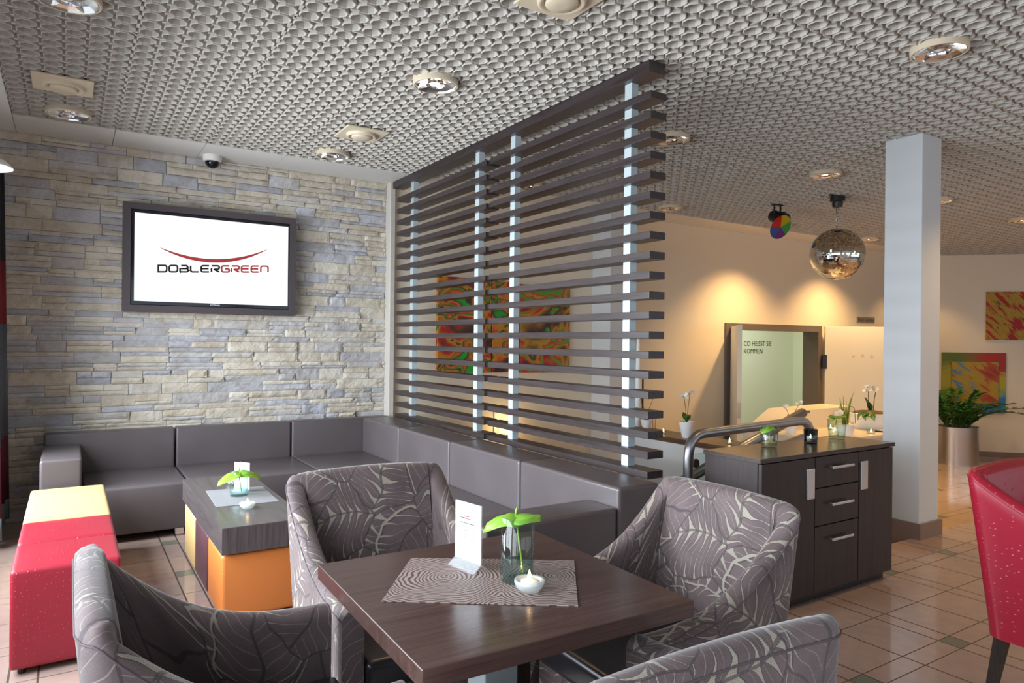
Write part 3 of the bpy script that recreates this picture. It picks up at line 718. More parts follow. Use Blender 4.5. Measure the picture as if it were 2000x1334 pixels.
def armchair(name,label,loc,rz,W,D,hb,ha,fabric,seatm,group=None,cat='armchair',zb=.25,pw=2.4,legz=.25,lean=.20,lm='legwood'):
    o=thing(name,label,cat,loc,rz,group)
    SZ=.46; th=.062
    sh=ob('shell',chair_shell(W,D,hb,ha,zb,th,lean,SZ,pw),fabric,o,auto=42)
    b=bm_(); tube(b,[Vector(q)+Vector((0,0,.001)) for q in RIM],.0022,6); ob('piping',b,fabric if fabric is not M['leaf'] else M['pipe'],o,True)
    b=bm_(); rbox(b,-W/2+th+.004,W/2-th-.004,-D/2+.075,D/2+.01,SZ-.085,SZ,.024,4)
    for v in b.verts:
        if v.co.z>SZ-.02: v.co.z+=.014*max(0,1-(v.co.x/(W/2-th))**2)*max(0,1-((v.co.y)/(D/2))**2)
    ob('seat_cushion',b,seatm,o,auto=50)
    b=bm_(); uvl=b.loops.layers.uv.new('UVMap'); t=bm_(); box(t,-W/2+th-.002,W/2-th+.002,-D/2+.07,D/2-.006,zb,SZ-.083); 
    merge(b,t); uvl=b.loops.layers.uv.verify()
    for fc in b.faces:
        for lp in fc.loops: lp[uvl].uv=(lp.vert.co.x+lp.vert.co.y+.37,lp.vert.co.z)
    ob('seat_rail',b,fabric,o)
    for sx in (-1,1):
        for sy in (-1,1):
            b=bm_(); x=sx*(W/2-.04); y=sy*(D/2-.045); k=.0 if sy>0 else -.05
            a=[(x-.021,y-.021),(x+.021,y-.021),(x+.021,y+.021),(x-.021,y+.021)]; c=[(x-.013,y-.013+k),(x+.013,y-.013+k),(x+.013,y+.013+k),(x-.013,y+.013+k)]
            hi=[b.verts.new((*p,zb+.01)) for p in a]; lo=[b.verts.new((*p,0)) for p in c]
            b.faces.new(hi); b.faces.new(lo[::-1])
            for i in range(4): b.faces.new((lo[i],lo[(i+1)%4],hi[(i+1)%4],hi[i]))
            ob('leg',b,M[lm],o)
    return o
g='leaf patterned armchairs around the square table'
armchair('tub_armchair','leaf patterned armchair at the far side of the square table, backed by the sofa',(.905,2.06,0),R(180-2),.56,.57,.87,.61,M['leaf'],M['seatblack'],g,pw=3,lean=.15)
armchair('tub_armchair','leaf patterned armchair at the right of the square table, before the dark sideboard',(1.455,1.495,0),R(90-1),.54,.52,.87,.61,M['leaf'],M['seatblack'],g,pw=3,lean=.15)
armchair('tub_armchair','leaf patterned armchair at the lower left, its back in front of the red stools',(.325,1.56,0),R(-90),.56,.52,.87,.635,M['leaf'],M['seatblack'],g,pw=3,lean=.10)
armchair('tub_armchair','leaf patterned armchair cut by the lower right picture edge, curved arm in front',(.862,.972,0),R(-2),.58,.49,.862,.65,M['leaf'],M['seatblack'],g,pw=2.2,lean=.06)
armchair('red_armchair','red ostrich leather armchair cut off at the right picture edge',(3.09,.90,0),R(180),.58,.56,.88,.66,M['redchair'],M['redchair'],None,'armchair',.29,2.2,.29,.14)
# ------------------------------------------------------------------ table top objects
def quadmat(name,label,pts,z,m,th=.002):
    cx=sum(p[0] for p in pts)/4; cy=sum(p[1] for p in pts)/4
    ax=Vector((pts[1][0]-pts[0][0],pts[1][1]-pts[0][1])); an=math.atan2(ax.y,ax.x)
    o=bm_(); ca,sa=math.cos(-an),math.sin(-an)
    pl=[((x-cx)*ca-(y-cy)*sa,(x-cx)*sa+(y-cy)*ca) for x,y in pts]
    prism(o,pl[::-1],0,th); q=ob(name,o,m,None,loc=(cx,cy,z)); q.rotation_euler=(0,0,an); tag(q,label,'placemat'); return q
quadmat('placemat','brown woven placemat with wood ring pattern on the square table',[(.776,1.703),(1.140,1.462),(.952,1.205),(.592,1.455)],TZ+.0005,M['mat1'])
quadmat('placemat','grey woven placemat across the low coffee table',[(.667,4.30),(.975,4.27),(.963,3.83),(.650,3.86)],.4555,M['mat2'])
def menu(label,loc,rz,s=1.0,group='menu cards in clear acrylic stands'):
    """card in an acrylic stand, card faces -X, local"""
    o=thing('menu_stand',label,'menu stand',loc,rz,group)
    h=.148*s; w_=.105*s
    b=bm_(); box(b,-.0022,-.0007,-w_/2,w_/2,.018,.018+h); box(b,.0007,.0022,-w_/2,w_/2,.018,.018+h)
    # wedge feet
    for sg in (-1,1):
        v=[b.verts.new(p) for p in ((sg*.002,-w_/2,.018),(sg*.002,w_/2,.018),(sg*.026,w_/2,.0),(sg*.026,-w_/2,.0),(sg*.002,-w_/2,.014),(sg*.002,w_/2,.014),(sg*.022,w_/2,.0),(sg*.022,-w_/2,.0))]
        for q in ((0,1,2,3),(4,7,6,5),(0,3,7,4),(1,5,6,2),(0,4,5,1),(3,2,6,7)): b.faces.new([v[i] for i in q])
    ob('acrylic_holder',b,M['acryl'],o)
    cdn=ob('card',qbox(-.0006,.0006,-w_/2+.001,w_/2-.001,.0185,.0175+h),M['card'],o)
    # print, facing -X: text runs toward -Y
    def strip(b,y0,y1,z0,z1): 
        x=-.0030; v=[b.verts.new(p) for p in ((x,y0,z0),(x,y1,z0),(x,y1,z1),(x,y0,z1))]; b.faces.new(v)
    for q,(mm,nme) in enumerate(((M['ink'],'print'),(M['inklight'],'small_print'),(M['inkred'],'red_print'))):
        b=bm_()
        def S(u0,u1,z0,z1): strip(b,w_/2-u0*w_,w_/2-u1*w_,.018+z0*h,.018+z1*h)
        rnd=random.Random(3)
        def words(u0,u1,z,hh):
            u_=u0
            while u_<u1-.01:
                L=min(u1-u_,rnd.uniform(.012,.03)); S(u_,u_+L*.75,z,z+hh*rnd.uniform(.7,1.1)); u_+=L
        if q==0:
            words(.22,.44,.715,.020); words(.22,.76,.635,.016)
            for cx,ww in ((.36,.05),(.45,.07),(.56,.05),(.66,.05)):
                for k in range(7): S(cx+ww*rnd.uniform(-.5,.3),cx+ww*rnd.uniform(-.2,.5),.14+.023*k,.14+.023*k+.008)
        elif q==1:
            for z,l in ((.575,.50),(.505,.50),(.44,.60),(.375,.48)): words(.22,l,z,.012); words(.68,.80,z-.012,.012)
        else:
            words(.44,.62,.715,.018)
            n=14
            for k in range(n):
                t0=k/n; t1=(k+1)/n; zz=.79-.04*(1-(2*(t0+.5/n)-1)**2); S(.27+.35*t0,.27+.35*t1,zz,zz+.004+.008*(1-(2*t0-1)**2))
        ob(nme,b,mm,cdn)
    return o
menu('clear acrylic menu stand with printed white card on the square table',(.868,1.555,TZ+.003),R(10))
menu('acrylic menu stand behind the vase on the low coffee table',(.842,4.185,.4575),R(40),1.0)
def leafmesh(L,W,cup=.25,droop=.2,nx=10,ny=14,heart=True,wav=.0):
    b=bm_(); g=[]
    for j in range(ny+1):
        v=j/ny; row=[]
        prof=(math.sin(PI*min(1,v*.96+.04))**.75)*(1-.25*v) if heart else math.sin(PI*(v*.98+.01))
        for i in range(nx+1):
            u_=-1+2*i/nx; x=u_*W/2*prof; y=-L*.18*(abs(u_)**1.5)*(1-v)*2.0*(1 if heart else 0)+L*v
            z=cup*abs(u_)**1.6*W/2-droop*L*v*v+wav*math.sin(u_*9+v*8)
            row.append(b.verts.new((x,y,z)))
        g.append(row)
    for j in range(ny):
        for i in range(nx): b.faces.new((g[j][i],g[j][i+1],g[j+1][i+1],g[j+1][i]))
    return b
def candle(b,loc,h,rad): lathe(b,[(rad,0),(rad,h),(rad*.9,h+.001)],loc,20,True,True)
def flame(b,loc,s=1):
    lathe(b,[(.0008*s,0),(.0035*s,.004*s),(.0042*s,.008*s),(.0025*s,.015*s),(.0004*s,.022*s)],loc,10,True,True)
def bowl(label,loc,rad=.032,h=.026,group='tealights in clear glass bowls'):
    o=thing('tealight_bowl',label,'candle',loc,0,group)
    b=bm_(); lathe(b,[(rad*.62,0),(rad*.9,h*.45),(rad,h*.8),(rad*.96,h),(rad*.74,h*.93),(rad*.66,h*.55),(rad*.6,h*.5)],(0,0,0),28,True,True); ob('glass_bowl',b,M['bowl'],o,True)
    b=bm_(); candle(b,(0,0,h*.53),h*.33,rad*.56); ob('wax',b,M['wax'],o,auto=40)
    b=bm_(); flame(b,(0,0,h*.9),rad/.032); ob('flame',b,M['flame'],o,True)
    return o
bowl('glass bowl with burning tealight on the placemat beside the vase on the square table',(.909,1.334,TZ+.003),.036,.028)
bowl('glass tealight bowl at the near edge of the grey placemat on the coffee table',(.783,3.752,.4555),.040,.032)
bowl('glass tealight bowl behind the vase on the coffee table',(.838,4.43,.4555),.038,.030)
def glassvase(b,rad,h,t=.0035,base=.008,taper=0,seg=32):
    r0=rad-taper
    lathe(b,[(r0*.96,0),(r0,.004),(rad,h),(rad-t*.5,h+.001),(rad-t,h),(r0-t,base),(r0*.5,base)],(0,0,0),seg,True,True)
def vase(label,loc,rad,h,waterh,rz,leafL=.13,leafW=.15,taper=0,flip=False,group='clear glass vases holding a green leaf',flute=False,ms='glassgreen',leafs=1):
    o=thing('leaf_vase',label,'vase',loc,rz,group)
    b=bm_(); glassvase(b,rad,h,.0035,.012,taper,32)
    if flute:
        for v in b.verts:
            a=math.atan2(v.co.y,v.co.x); rr=math.hypot(v.co.x,v.co.y); s=1+.07*math.cos(5*a)*(1 if rr>rad*.6 else 0)*min(1,v.co.z/(h*.3) if v.co.z<h*.3 else (h*1.02-v.co.z)/(h*.35)); v.co.x*=s; v.co.y*=s
    ob('glass',b,M[ms],o,True)
    b=bm_(); lathe(b,[(rad-.0045-taper,.0125),(rad-.0045-taper*.6,waterh),(.001,waterh)],(0,0,0),28,True,False); ob('water',b,M['water'],o,auto=40)
    b=bm_(); tube(b,[(rad*.35,0,.018),(rad*.15,0,h*.5),(-rad*.15,0,h+.006)],.0022,8); ob('stem',b,M['limeveins'],o,True)
    return o
v=vase('tall clear glass vase with a lime green folded leaf on the square table',(.926,1.412,TZ+.003),.0415,.155,.048,R(-40))
def addleaf(v,mtx,L,W,cup,droop,wav=.0,name='leaf',m='lime',heart=True):
    b=leafmesh(L,W,cup,droop,12,16,heart,wav); bmesh.ops.transform(b,matrix=mtx,verts=b.verts)
    o=ob(name,b,M[m],v,True); s=o.modifiers.new('thick','SOLIDIFY'); s.thickness=.0012; return o
T=Matrix.Translation
def Rm(ax,d): return Matrix.Rotation(R(d),4,ax)
addleaf(v,T((-.008,0,.157))@Rm('Z',-75)@Rm('X',10),.064,.078,-.35,.2,.002)
addleaf(v,T((-.005,0,.159))@Rm('Z',100)@Rm('X',24),.056,.074,-.55,.9,.003)
b=bm_(); tube(b,[(-.006,0,.157),(-.004,.004,.170),(-.002,.006,.178)],[.003,.0026,.001],8); ob('spadix',b,M['limeveins'],v,True)
v=vase('clear glass vase with a drooping lime green leaf on the coffee table',(.806,4.085,.4575),.048,.135,.035,R(20))
addleaf(v,T((0,0,.135))@Rm('Z',-100)@Rm('X',10),.11,.12,-.35,.55,.004); addleaf(v,T((0,0,.135))@Rm('Z',90)@Rm('X',14),.11,.12,-.35,.65,.004)
b=bm_(); tube(b,[(0,0,.13),(.003,.0,.16),(.008,0,.19)],[.004,.003,.001],8); ob('spadix',b,M['limeveins'],v,True)
# ------------------------------------------------------------------ sideboard
CX0,CX1,CY0,CY1,CZ=2.80,3.985,2.15,2.50,.78
sb=thing('sideboard','dark wooden sideboard with two doors and three drawers beside the white pillar','sideboard',((CX0+CX1)/2,(CY0+CY1)/2,0))
def sbx(x0,x1,y0,y1,z0,z1,bev=.001): return qbox(x0-(CX0+CX1)/2,x1-(CX0+CX1)/2,y0-(CY0+CY1)/2,y1-(CY0+CY1)/2,z0,z1,bev)
ob('carcass',sbx(CX0+.01,CX1-.01,CY0+.022,CY1,.045,CZ-.022),M['tablex'],sb)
ob('plinth',sbx(CX0+.03,CX1-.03,CY0+.04,CY1-.02,0,.05),M['black'],sb)
ob('worktop',sbx(CX0,CX1+.005,CY0-.003,CY1+.003,CZ-.022,CZ),M['cabtop'],sb)
def front(name,x0,x1,z0,z1,hx0,hx1,hz0,hz1,vertical):
    d=ob(name,sbx(x0+.002,x1-.002,CY0,CY0+.02,z0+.002,z1-.002),M['tablex'],sb)
    if vertical: hb_=sbx(hx0,hx1,CY0-.012,CY0+.001,hz0,hz1,.003)
    else:
        hb_=bm_(); t=sbx(hx0,hx1,CY0-.030,CY0-.020,hz0,hz1,.002); merge(hb_,t)
        for xx in (hx0+.02,hx1-.03): t=sbx(xx,xx+.01,CY0-.022,CY0+.001,hz0+.002,hz1-.002,0); merge(hb_,t)
    ob('handle',hb_,M['steel'],d)
front('door',CX0+.012,3.238,.05,CZ-.026,3.160,3.222,.545,.700,True)
front('door',3.634,CX1-.012,.05,CZ-.026,3.640,3.704,.545,.700,True)
front('drawer',3.240,3.632,.592,CZ-.026,3.35,3.545,.688,.702,False)
front('drawer',3.240,3.632,.395,.590,3.35,3.545,.496,.510,False)
front('drawer',3.240,3.632,.05,.393,3.35,3.545,.312,.326,False)
v=vase('fluted glass tumbler with green leaf, left on the sideboard top',(3.165,2.375,CZ),.050,.110,.030,R(10),taper=.010,flute=True,ms='glass',group='fluted glasses with leaves on the sideboard')
addleaf(v,T((0,0,.112))@Rm('Z',-70)@Rm('X',8),.060,.085,-.3,.4,.004); addleaf(v,T((0,0,.113))@Rm('Z',80)@Rm('X',8),.055,.085,-.3,.5,.004)
b=bm_(); tube(b,[(0,0,.112),(0,0,.125)],[.003,.001],8); ob('spadix',b,M['green'],v,True)
v=vase('fluted glass tumbler with broad green leaf, right on the sideboard top',(3.80,2.385,CZ),.054,.118,.035,R(10),taper=.010,flute=True,ms='glass',group='fluted glasses with leaves on the sideboard')
addleaf(v,T((0,0,.122))@Rm('Z',-75)@Rm('X',6),.095,.10,.25,.15,.003); addleaf(v,T((0,0,.122))@Rm('Z',95)@Rm('X',6),.095,.10,.25,.15,.003)
b=bm_(); tube(b,[(.005,0,.122),(.03,0,.130)],[.004,.002],8); ob('spadix',b,M['limeveins'],v,True)
o=thing('candle_glass','dark smoky glass candle holder between the two tumblers on the sideboard','candle holder',(3.51,2.36,CZ))
b=bm_(); glassvase(b,.038,.080,.004,.012,.003,32); ob('glass',b,M['darkglass'],o,True)
b=bm_(); candle(b,(0,0,.0125),.016,.020); ob('wax',b,M['wax'],o,auto=40)
b=bm_(); flame(b,(0,0,.029),1.2); ob('flame',b,M['flame'],o,True)
# ------------------------------------------------------------------ stair guard rails
gr=thing('stair_guard_rail','bent grey tubular guard rail with glass panel behind the sideboard','railing',(3.5,2.78,LOW))
def rpath(pts,rad,seg=6):
    out=[Vector(pts[0])]
    for i in range(1,len(pts)-1):
        p,a,c=Vector(pts[i]),Vector(pts[i-1]),Vector(pts[i+1]); s=p+(a-p).normalized()*rad; e=p+(c-p).normalized()*rad
        for k in range(seg+1): t=k/seg; out.append(s*(1-t)**2+p*2*t*(1-t)+e*t*t)
    out.append(Vector(pts[-1])); return out
def rel(pts,o): return [Vector(p)-Vector(o.location) for p in pts]
b=bm_(); tube(b,rel(rpath([(2.945,2.75,LOW),(2.955,2.75,.815),(4.16,2.80,.835),(4.20,2.80,LOW)],.13),gr),.0285,18); ob('tube_frame',b,M['railsteel'],gr,True)
ob('glass_panel',qbox(3.045-3.5,4.10-3.5,-.004,.004,.60+.43-.55,1.135),M['glassgreen'],gr)
for x in (3.01,):
    b=bm_(); lathe(b,[(.026,-.012),(.026,.012)],(0,0,0),18,True,True); bmesh.ops.transform(b,matrix=T((x-3.5+.03,0,.645+.43))@Rm('X',90),verts=b.verts); ob('glass_clamp',b,M['steel'],gr,auto=40)
    b=bm_(); lathe(b,[(.026,-.012),(.026,.012)],(0,0,0),18,True,True); bmesh.ops.transform(b,matrix=T((x-3.5+.03,0,.15+.43))@Rm('X',90),verts=b.verts); ob('glass_clamp',b,M['steel'],gr,auto=40)
h1=thing('stair_handrail','thick grey handrail sloping down to the left behind the sideboard','handrail',(4.5,3.1,LOW))
b=bm_(); tube(b,rel([(4.515,3.1,.838),(3.85,3.1,.634),(3.0,3.1,.372)],h1),.034,18); ob('rail',b,M['railsteel'],h1,True)
b=bm_(); lathe(b,[(.034,0),(.030,.012),(.018,.02),(.001,.023)],(0,0,0),18,False,True); bmesh.ops.transform(b,matrix=T(Vector((4.51,3.1,.8365))-Vector(h1.location))@Rm('Y',73),verts=b.verts); ob('end_cap',b,M['railsteel'],h1,True)
for x,z in ((4.2,.74),(3.2,.43)): b=bm_(); tube(b,rel([(x,3.1,LOW),(x,3.1,z)],h1),.017,12); ob('post',b,M['railsteel'],h1,True)
h2=thing('stair_handrail','second grey handrail under the bent guard rail, seen over the sideboard','handrail',(4.2,2.95,LOW))
b=bm_(); tube(b,rel([(4.20,2.88,.700),(3.9,2.95,.612),(3.3,2.95,.44)],h2),.030,16); ob('rail',b,M['railsteel'],h2,True)
for x,z in ((3.9,.61),): b=bm_(); tube(b,rel([(x,2.95,LOW),(x,2.95,z)],h2),.014,12); ob('post',b,M['railsteel'],h2,True)
# ------------------------------------------------------------------ low ledge wall and things on it
b=bm_(); box(b,3.99,4.21,2.98,4.52,LOW,.56); struct('wall_ledge',b,M['wallw'])
b=bm_(); rbox(b,3.945,4.255,2.95,4.55,.56,.60,.004,1); struct('trim_ledge_cap',b,M['capwood'])
LZ=.60
def flowers(b,c,n,spread,seed,s=.02):
    rnd=random.Random(seed)
    for i in range(n):
        p=Vector(c)+Vector((rnd.uniform(-1,1)*spread,rnd.uniform(-1,1)*spread*.5,rnd.uniform(-.5,.5)*spread*.8))
        rot=Matrix.Rotation(rnd.uniform(0,6),4,'Z')@Matrix.Rotation(R(60)+rnd.uniform(-.4,.4),4,'X')
        for k in range(5):
            t=leafmesh(s,s*.9,.2,.1,4,4,False); merge(b,t,T(p)@rot@Matrix.Rotation(k*2*PI/5+rnd.random()*.2,4,'Z'))
def orchid(label,loc,rz,potr,poth,seed,stems,fh,leaf=True,group='small white orchids in white pots',taper=.55):
    o=thing('potted_orchid',label,'potted plant',loc,rz,group)
    b=bm_(); lathe(b,[(potr*taper,0),(potr*(taper+.15),poth*.3),(potr,poth),(potr*.92,poth),(potr*.88,poth*.85)],(0,0,0),28,True,True); ob('pot',b,M['pot'],o,auto=50)
    b=bm_(); lathe(b,[(potr*.9,poth*.88),(potr*.5,poth*.97),(.002,poth)],(0,0,0),16,False,True); ob('moss',b,M['moss'],o,True)
    b=bm_()
    for a,l in ((20,.09),(200,.08),(110,.06)): t=leafmesh(l,l*.62,.25,.15,8,8,False); merge(b,t,T((0,0,poth*.95))@Rm('Z',a)@Rm('X',62))
    ob('leaves',b,M['green'],o,True).modifiers.new('t','SOLIDIFY').thickness=.001
    b=bm_(); fb=bm_()
    for (dx,hh) in stems:
        tube(b,[(0,0,poth*.9),(dx*.4,0,poth+(hh-poth)*.5),(dx,0,hh),(dx*1.5,0,hh+.012)],.0022,6)
        flowers(fb,(dx*1.2,0,hh+.015),fh,.028,seed+int(dx*1000))
    ob('stems',b,M['stem'],o,True); ob('flowers',fb,M['petal'],o,True)
    return o
orchid('white orchid in a tapered white pot on the wooden ledge above the guard rail bend',(4.06,3.80,LZ),R(-33),.062,.125,1,[(-.022,.31),(.022,.335)],5)
orchid('white orchid seen through the end gaps of the slatted divider',(4.14,4.33,LZ),R(-33),.050,.085,5,[(-.07,.30),(.06,.28)],4)
def votive(label,loc,rad=.022,h=.03,group='tealight glasses on the wooden ledge'):
    o=thing('tealight_glass',label,'candle',loc,0,group)
    b=bm_(); glassvase(b,rad,h,.003,.004,.003,20); ob('glass',b,M['glass'],o,True)
    b=bm_(); candle(b,(0,0,.0042),h*.35,rad*.7); ob('wax',b,M['wax'],o,auto=40)
    b=bm_(); flame(b,(0,0,h*.5),1.4); ob('flame',b,M['flame'],o,True)
votive('burning tealight glass on the wooden ledge just right of the slatted divider',(4.06,4.05,LZ)); votive('burning tealight glass on the wooden ledge in front of the open door frame',(4.08,3.40,LZ))
o=thing('bottle_shaped_pole','slim white pole with black strap and cards seen through the slatted divider','pole',(4.15,4.45,LZ))
b=bm_(); lathe(b,[(.030,0),(.027,.1),(.022,.5),(.016,.72),(.008,.80)],(0,0,0),16,True,True); ob('pole',b,M['white'],o,True)
b=bm_(); rbox(b,.045,.060,-.01,0,.16,.42,.004,2); ob('strap',b,M['black'],o)
b=bm_(); box(b,.015,.048,-.004,.0,.20,.26); box(b,.015,.048,-.004,.0,.08,.13); ob('cards',b,mat('pink_beige_card',(.5,.3,.25),.6),o)
o=thing('wire_stand','thin black wire stand on the ledge beside the orchid pot','stand',(4.10,4.20,LZ))
for dx in (-.02,0,.02): b=bm_(); tube(b,[(dx*1.6,dx,.0),(dx,0,.16)],.002,6); ob('leg',b,M['black'],o)
b=bm_(); lathe(b,[(.028,.16),(.028,.163)],(0,0,0),16,True,True); ob('ring',b,M['black'],o)
# warm wall lantern low on the back wall
o=thing('wall_lantern','glowing two pane glass lantern low on the back wall behind the divider','lantern',(3.76,5.99,.36))
ob('back_plate',qbox(-.10,.10,.045,.06,0,.26),M['white'],o); ob('lamp_glow',qbox(-.05,.05,.0,.03,.02,.13),M['glow'],o)
for x in (-.06,.005): ob('glass_pane',qbox(x,x+.055,-.03,-.026,0,.25),M['glass'],o)
l=bpy.data.lights.new('lantern_light','POINT'); l.color=(1,.62,.22); l.energy=3.2; l.shadow_soft_size=.04; lo=bpy.data.objects.new('lantern_light',l); lo.location=(3.76,5.88,.47); col.objects.link(lo)
# ------------------------------------------------------------------ triptych on the back wall
green=(.02,.36,.03); dk=(.05,.010,.02); rd=(.50,.020,.014); org=(.62,.20,.015); yl_=(.50,.27,.02); br=(.12,.045,.015)
def canvas(label,x0,x1,z0,z1,m,group='red and green abstract canvases behind the divider'):
    o=bm_(); rbox(o,-(x1-x0)/2,(x1-x0)/2,-.035,0,-(z1-z0)/2,(z1-z0)/2,.002,1)
    q=ob('abstract_canvas',o,m,None,loc=((x0+x1)/2,YW-.001,(z0+z1)/2)); tag(q,label,'painting',group); return q
S1=[(.30,dk),(.37,br),(.42,rd),(.455,org),(.49,yl_),(.515,dk),(.535,green),(.56,rd),(.60,org),(.64,dk),(.68,green)]
canvas('left canvas of the abstract triptych with green upper left corner',2.995,3.60,1.02,1.965,swirl('paint_a',S1,2.2,1.2,3.1))
canvas('middle canvas of the abstract triptych, red and ochre',3.612,3.94,1.02,1.95,swirl('paint_b',S1,2.4,1.4,7.7))
canvas('right canvas of the abstract triptych with large ochre oval',3.952,4.60,1.01,1.935,swirl('paint_c',[(.30,dk),(.36,rd),(.41,green),(.44,rd),(.47,yl_),(.55,br),(.575,dk),(.60,green),(.64,rd),(.7,dk)],1.7,1.2,1.4))
# paintings on the diagonal wall
def wallcanvas(name,label,s0,s1,z0,z1,m,off=.002,th=.03,parent=None):
    b=bm_(); rbox(b,0,s1-s0,-th,0,0,z1-z0,.002,1); an=math.atan2(dv.y,dv.x)
    p=onwall(s0,z0,off); q=ob(name,b,m,None,loc=p); q.rotation_euler=(0,0,an); tag(q,label,'painting'); return q
s_of=lambda x,y:(Vector((x,y,0))-A).dot(dv)
def streaks(name,stops,rot,sc=(1,1,1),scale=5,det=3):
    m=mat(name,(1,1,1),.5); v=coords2(m,rot,sc); n=noisy(m,v,scale,det,.55); lk(m,ramp(m,n,stops),P(m).inputs['Base Color']); return m
m=streaks('paint_flames',[(.0,(.30,.004,.003)),(.44,(.36,.008,.004)),(.49,(.40,.22,.01)),(.60,(.42,.27,.02)),(.64,(.05,.12,.015)),(.70,(.30,.02,.01)),(1,(.3,.01,.0))],-.85,(2.0,1,9),1.6,2)
wallcanvas('flame_canvas','upper abstract canvas with yellow flame strokes on red at the right picture edge',s_of(12.350,5.225),s_of(13.1,4.42),1.44,2.205,m)
m=mat('paint_border',(1,1,1),.5)
v=coords(m,'Object'); s=nd(m,'ShaderNodeSeparateXYZ'); lk(m,v,s.inputs[0]); E.nt=m.node_tree; X=E(s.outputs[0]); Z=E(s.outputs[2]); nz=(E(noisy(m,coords(m,'Object',(3,1,9)),2.2,3))-.5)*.35
left=ramp(m,(Z+nz).k,[(.20,(.06,.22,.01)),(.42,(.36,.32,.01)),(.62,(.36,.30,.01)),(.82,(.10,.14,.01))]); right=ramp(m,(Z+nz).k,[(.26,(.01,.20,.48)),(.36,(.30,.36,.02)),(.58,(.45,.36,.01)),(.68,(.38,.02,.01))])
lk(m,mixc(m,E.op('MULTIPLY',X+nz*.6-.30,3.0,clamp=True),left,right),P(m).inputs['Base Color'])
ps0,ps1=s_of(11.922,5.684),s_of(12.540,5.022)
pc=wallcanvas('bordered_canvas','lower square canvas with striped inner square behind the potted plant',ps0,ps1,.275,1.232,m)
b=bm_(); rbox(b,.135,.135+.665,-.055,-.030,.135,.81,.002,1)
ob('inner_square',b,streaks('paint_inner',[(.30,(.30,.02,.01)),(.42,(.40,.08,.01)),(.48,(.42,.27,.01)),(.56,(.36,.25,.03)),(.60,(.02,.20,.40)),(.66,(.30,.24,.04)),(1,(.35,.03,.01))],-.65,(1.2,1,5),1.5,4),pc)
b=bm_(); box(b,0,.04,-.004,0,0,.05); q=ob('title_card',b,M['card'],None,loc=onwall(ps1+.02,.29,.001)); q.rotation_euler=(0,0,math.atan2(dv.y,dv.x)); tag(q,'small white title card right below the lower square canvas','label')
# ------------------------------------------------------------------ steel planter with zamioculcas
pp=thing('potted_plant','leafy green plant in a brushed steel planter, right of the white pillar','potted plant',(11.28,5.16,LOW))
b=bm_(); lathe(b,[(.295,0),(.295,.56),(.275,.56),(.275,.5)],(0,0,0),48,True,True); ob('planter',b,M['steel'],pp,auto=40)
b=bm_(); lathe(b,[(.275,.505),(.001,.51)],(0,0,0),24,False,True); ob('soil',b,M['moss'],pp)
b=bm_(); fb=bm_(); rnd=random.Random(4)
for i in range(30):
    a=rnd.uniform(0,2*PI); ln=rnd.uniform(.45,.85); out=rnd.uniform(.10,.55)
    if i==0: a,ln,out=R(-50),.72,1.15
    if i==1: a,ln,out=R(-60),.62,.85
    if i==2: a,ln,out=R(140),.8,.5
    p0=Vector((math.cos(a)*.12,math.sin(a)*.12,.5)); pts=[]
    for k in range(13):
        t=k/12; rr=.12+out*t*(.4+.6*t); z=.5+ln*(t-(.62 if i<2 else .28)*t*t*t); pts.append(Vector((math.cos(a)*rr,math.sin(a)*rr,z)))
    tube(b,pts,[.012*(1-k/15) for k in range(13)],6)
    for k in range(2,13):
        d=(pts[k]-pts[k-1]).normalized(); sd=d.cross(Vector((0,0,1))).normalized()
        for sg in (-1,1):
            dr=(sd*sg+d*.75+Vector((0,0,.15))).normalized(); L=rnd.uniform(.10,.15)*(1-.25*abs(k/12-.5)); t=leafmesh(L,L*.45,.15,.12,4,6,False)
            zax=dr.cross(sd*sg).normalized(); zax=Vector((0,0,1)) if zax.length<.5 else zax
            up=(Vector((rnd.uniform(-.4,.4),rnd.uniform(-.4,.4),1))); xx=dr.cross(up).normalized(); zz=xx.cross(dr)
            mt=Matrix(((xx.x,dr.x,zz.x,0),(xx.y,dr.y,zz.y,0),(xx.z,dr.z,zz.z,0),(0,0,0,1))); merge(fb,t,T(pts[k])@mt)
ob('stems',b,M['stem'],pp,True); ob('foliage',fb,M['green'],pp,True)
# ------------------------------------------------------------------ doors
b=bm_(); fr_=.085
def casing(b,x0,x1,zt,w_=.085,y0=YW-.03,y1=YW+.22):
    box(b,x0,x0+w_,y0,y1,LOW,zt); box(b,x1-w_,x1,y0,y1,LOW,zt); box(b,x0+w_,x1-w_,y0,y1,zt-w_,zt)
casing(b,7.14,9.20,1.605); struct('trim_door_frame',b,M['frame'])
b=bm_(); casing(b,9.37,11.2,1.60,.05,YW-.02,YW); struct('trim_second_door_frame',b,M['frame'])
dl=thing('open_door','narrow pale door leaf standing open at the left of the door opening','door',(7.25,6.01,LOW),R(-135.4))
ob('leaf',qbox(0,.95,-.025,.025,.01,1.985,.003),M['door'],dl)
b=bm_(); box(b,.948,.952,-.019,.019,.9,1.08); ob('edge_strip',b,M['steel'],dl)
b=bm_(); box(b,-.03,.0,-.03,-.0,1.45,1.62); ob('hinge',b,M['black'],dl)
dr=thing('open_door','wide pale door leaf swung open against the wall with dark lever handle','door',(9.22,6.00,LOW),R(-35))
ob('leaf',qbox(0,1.06,-.045,-.005,.01,2.03,.003),M['door'],dr)
b=bm_(); box(b,-.04,.02,-.06,-.01,1.42,1.62); ob('hinge',b,M['black'],dr)
b=bm_(); tube(b,[(.985,-.045,1.02),(.985,-.10,1.02)],.012,10); tube(b,[(.985,-.10,1.02),(.86,-.10,1.02)],.011,10); lathe(b,[(.027,0),(.027,.008)],(0,0,0),20,True,True) if False else None
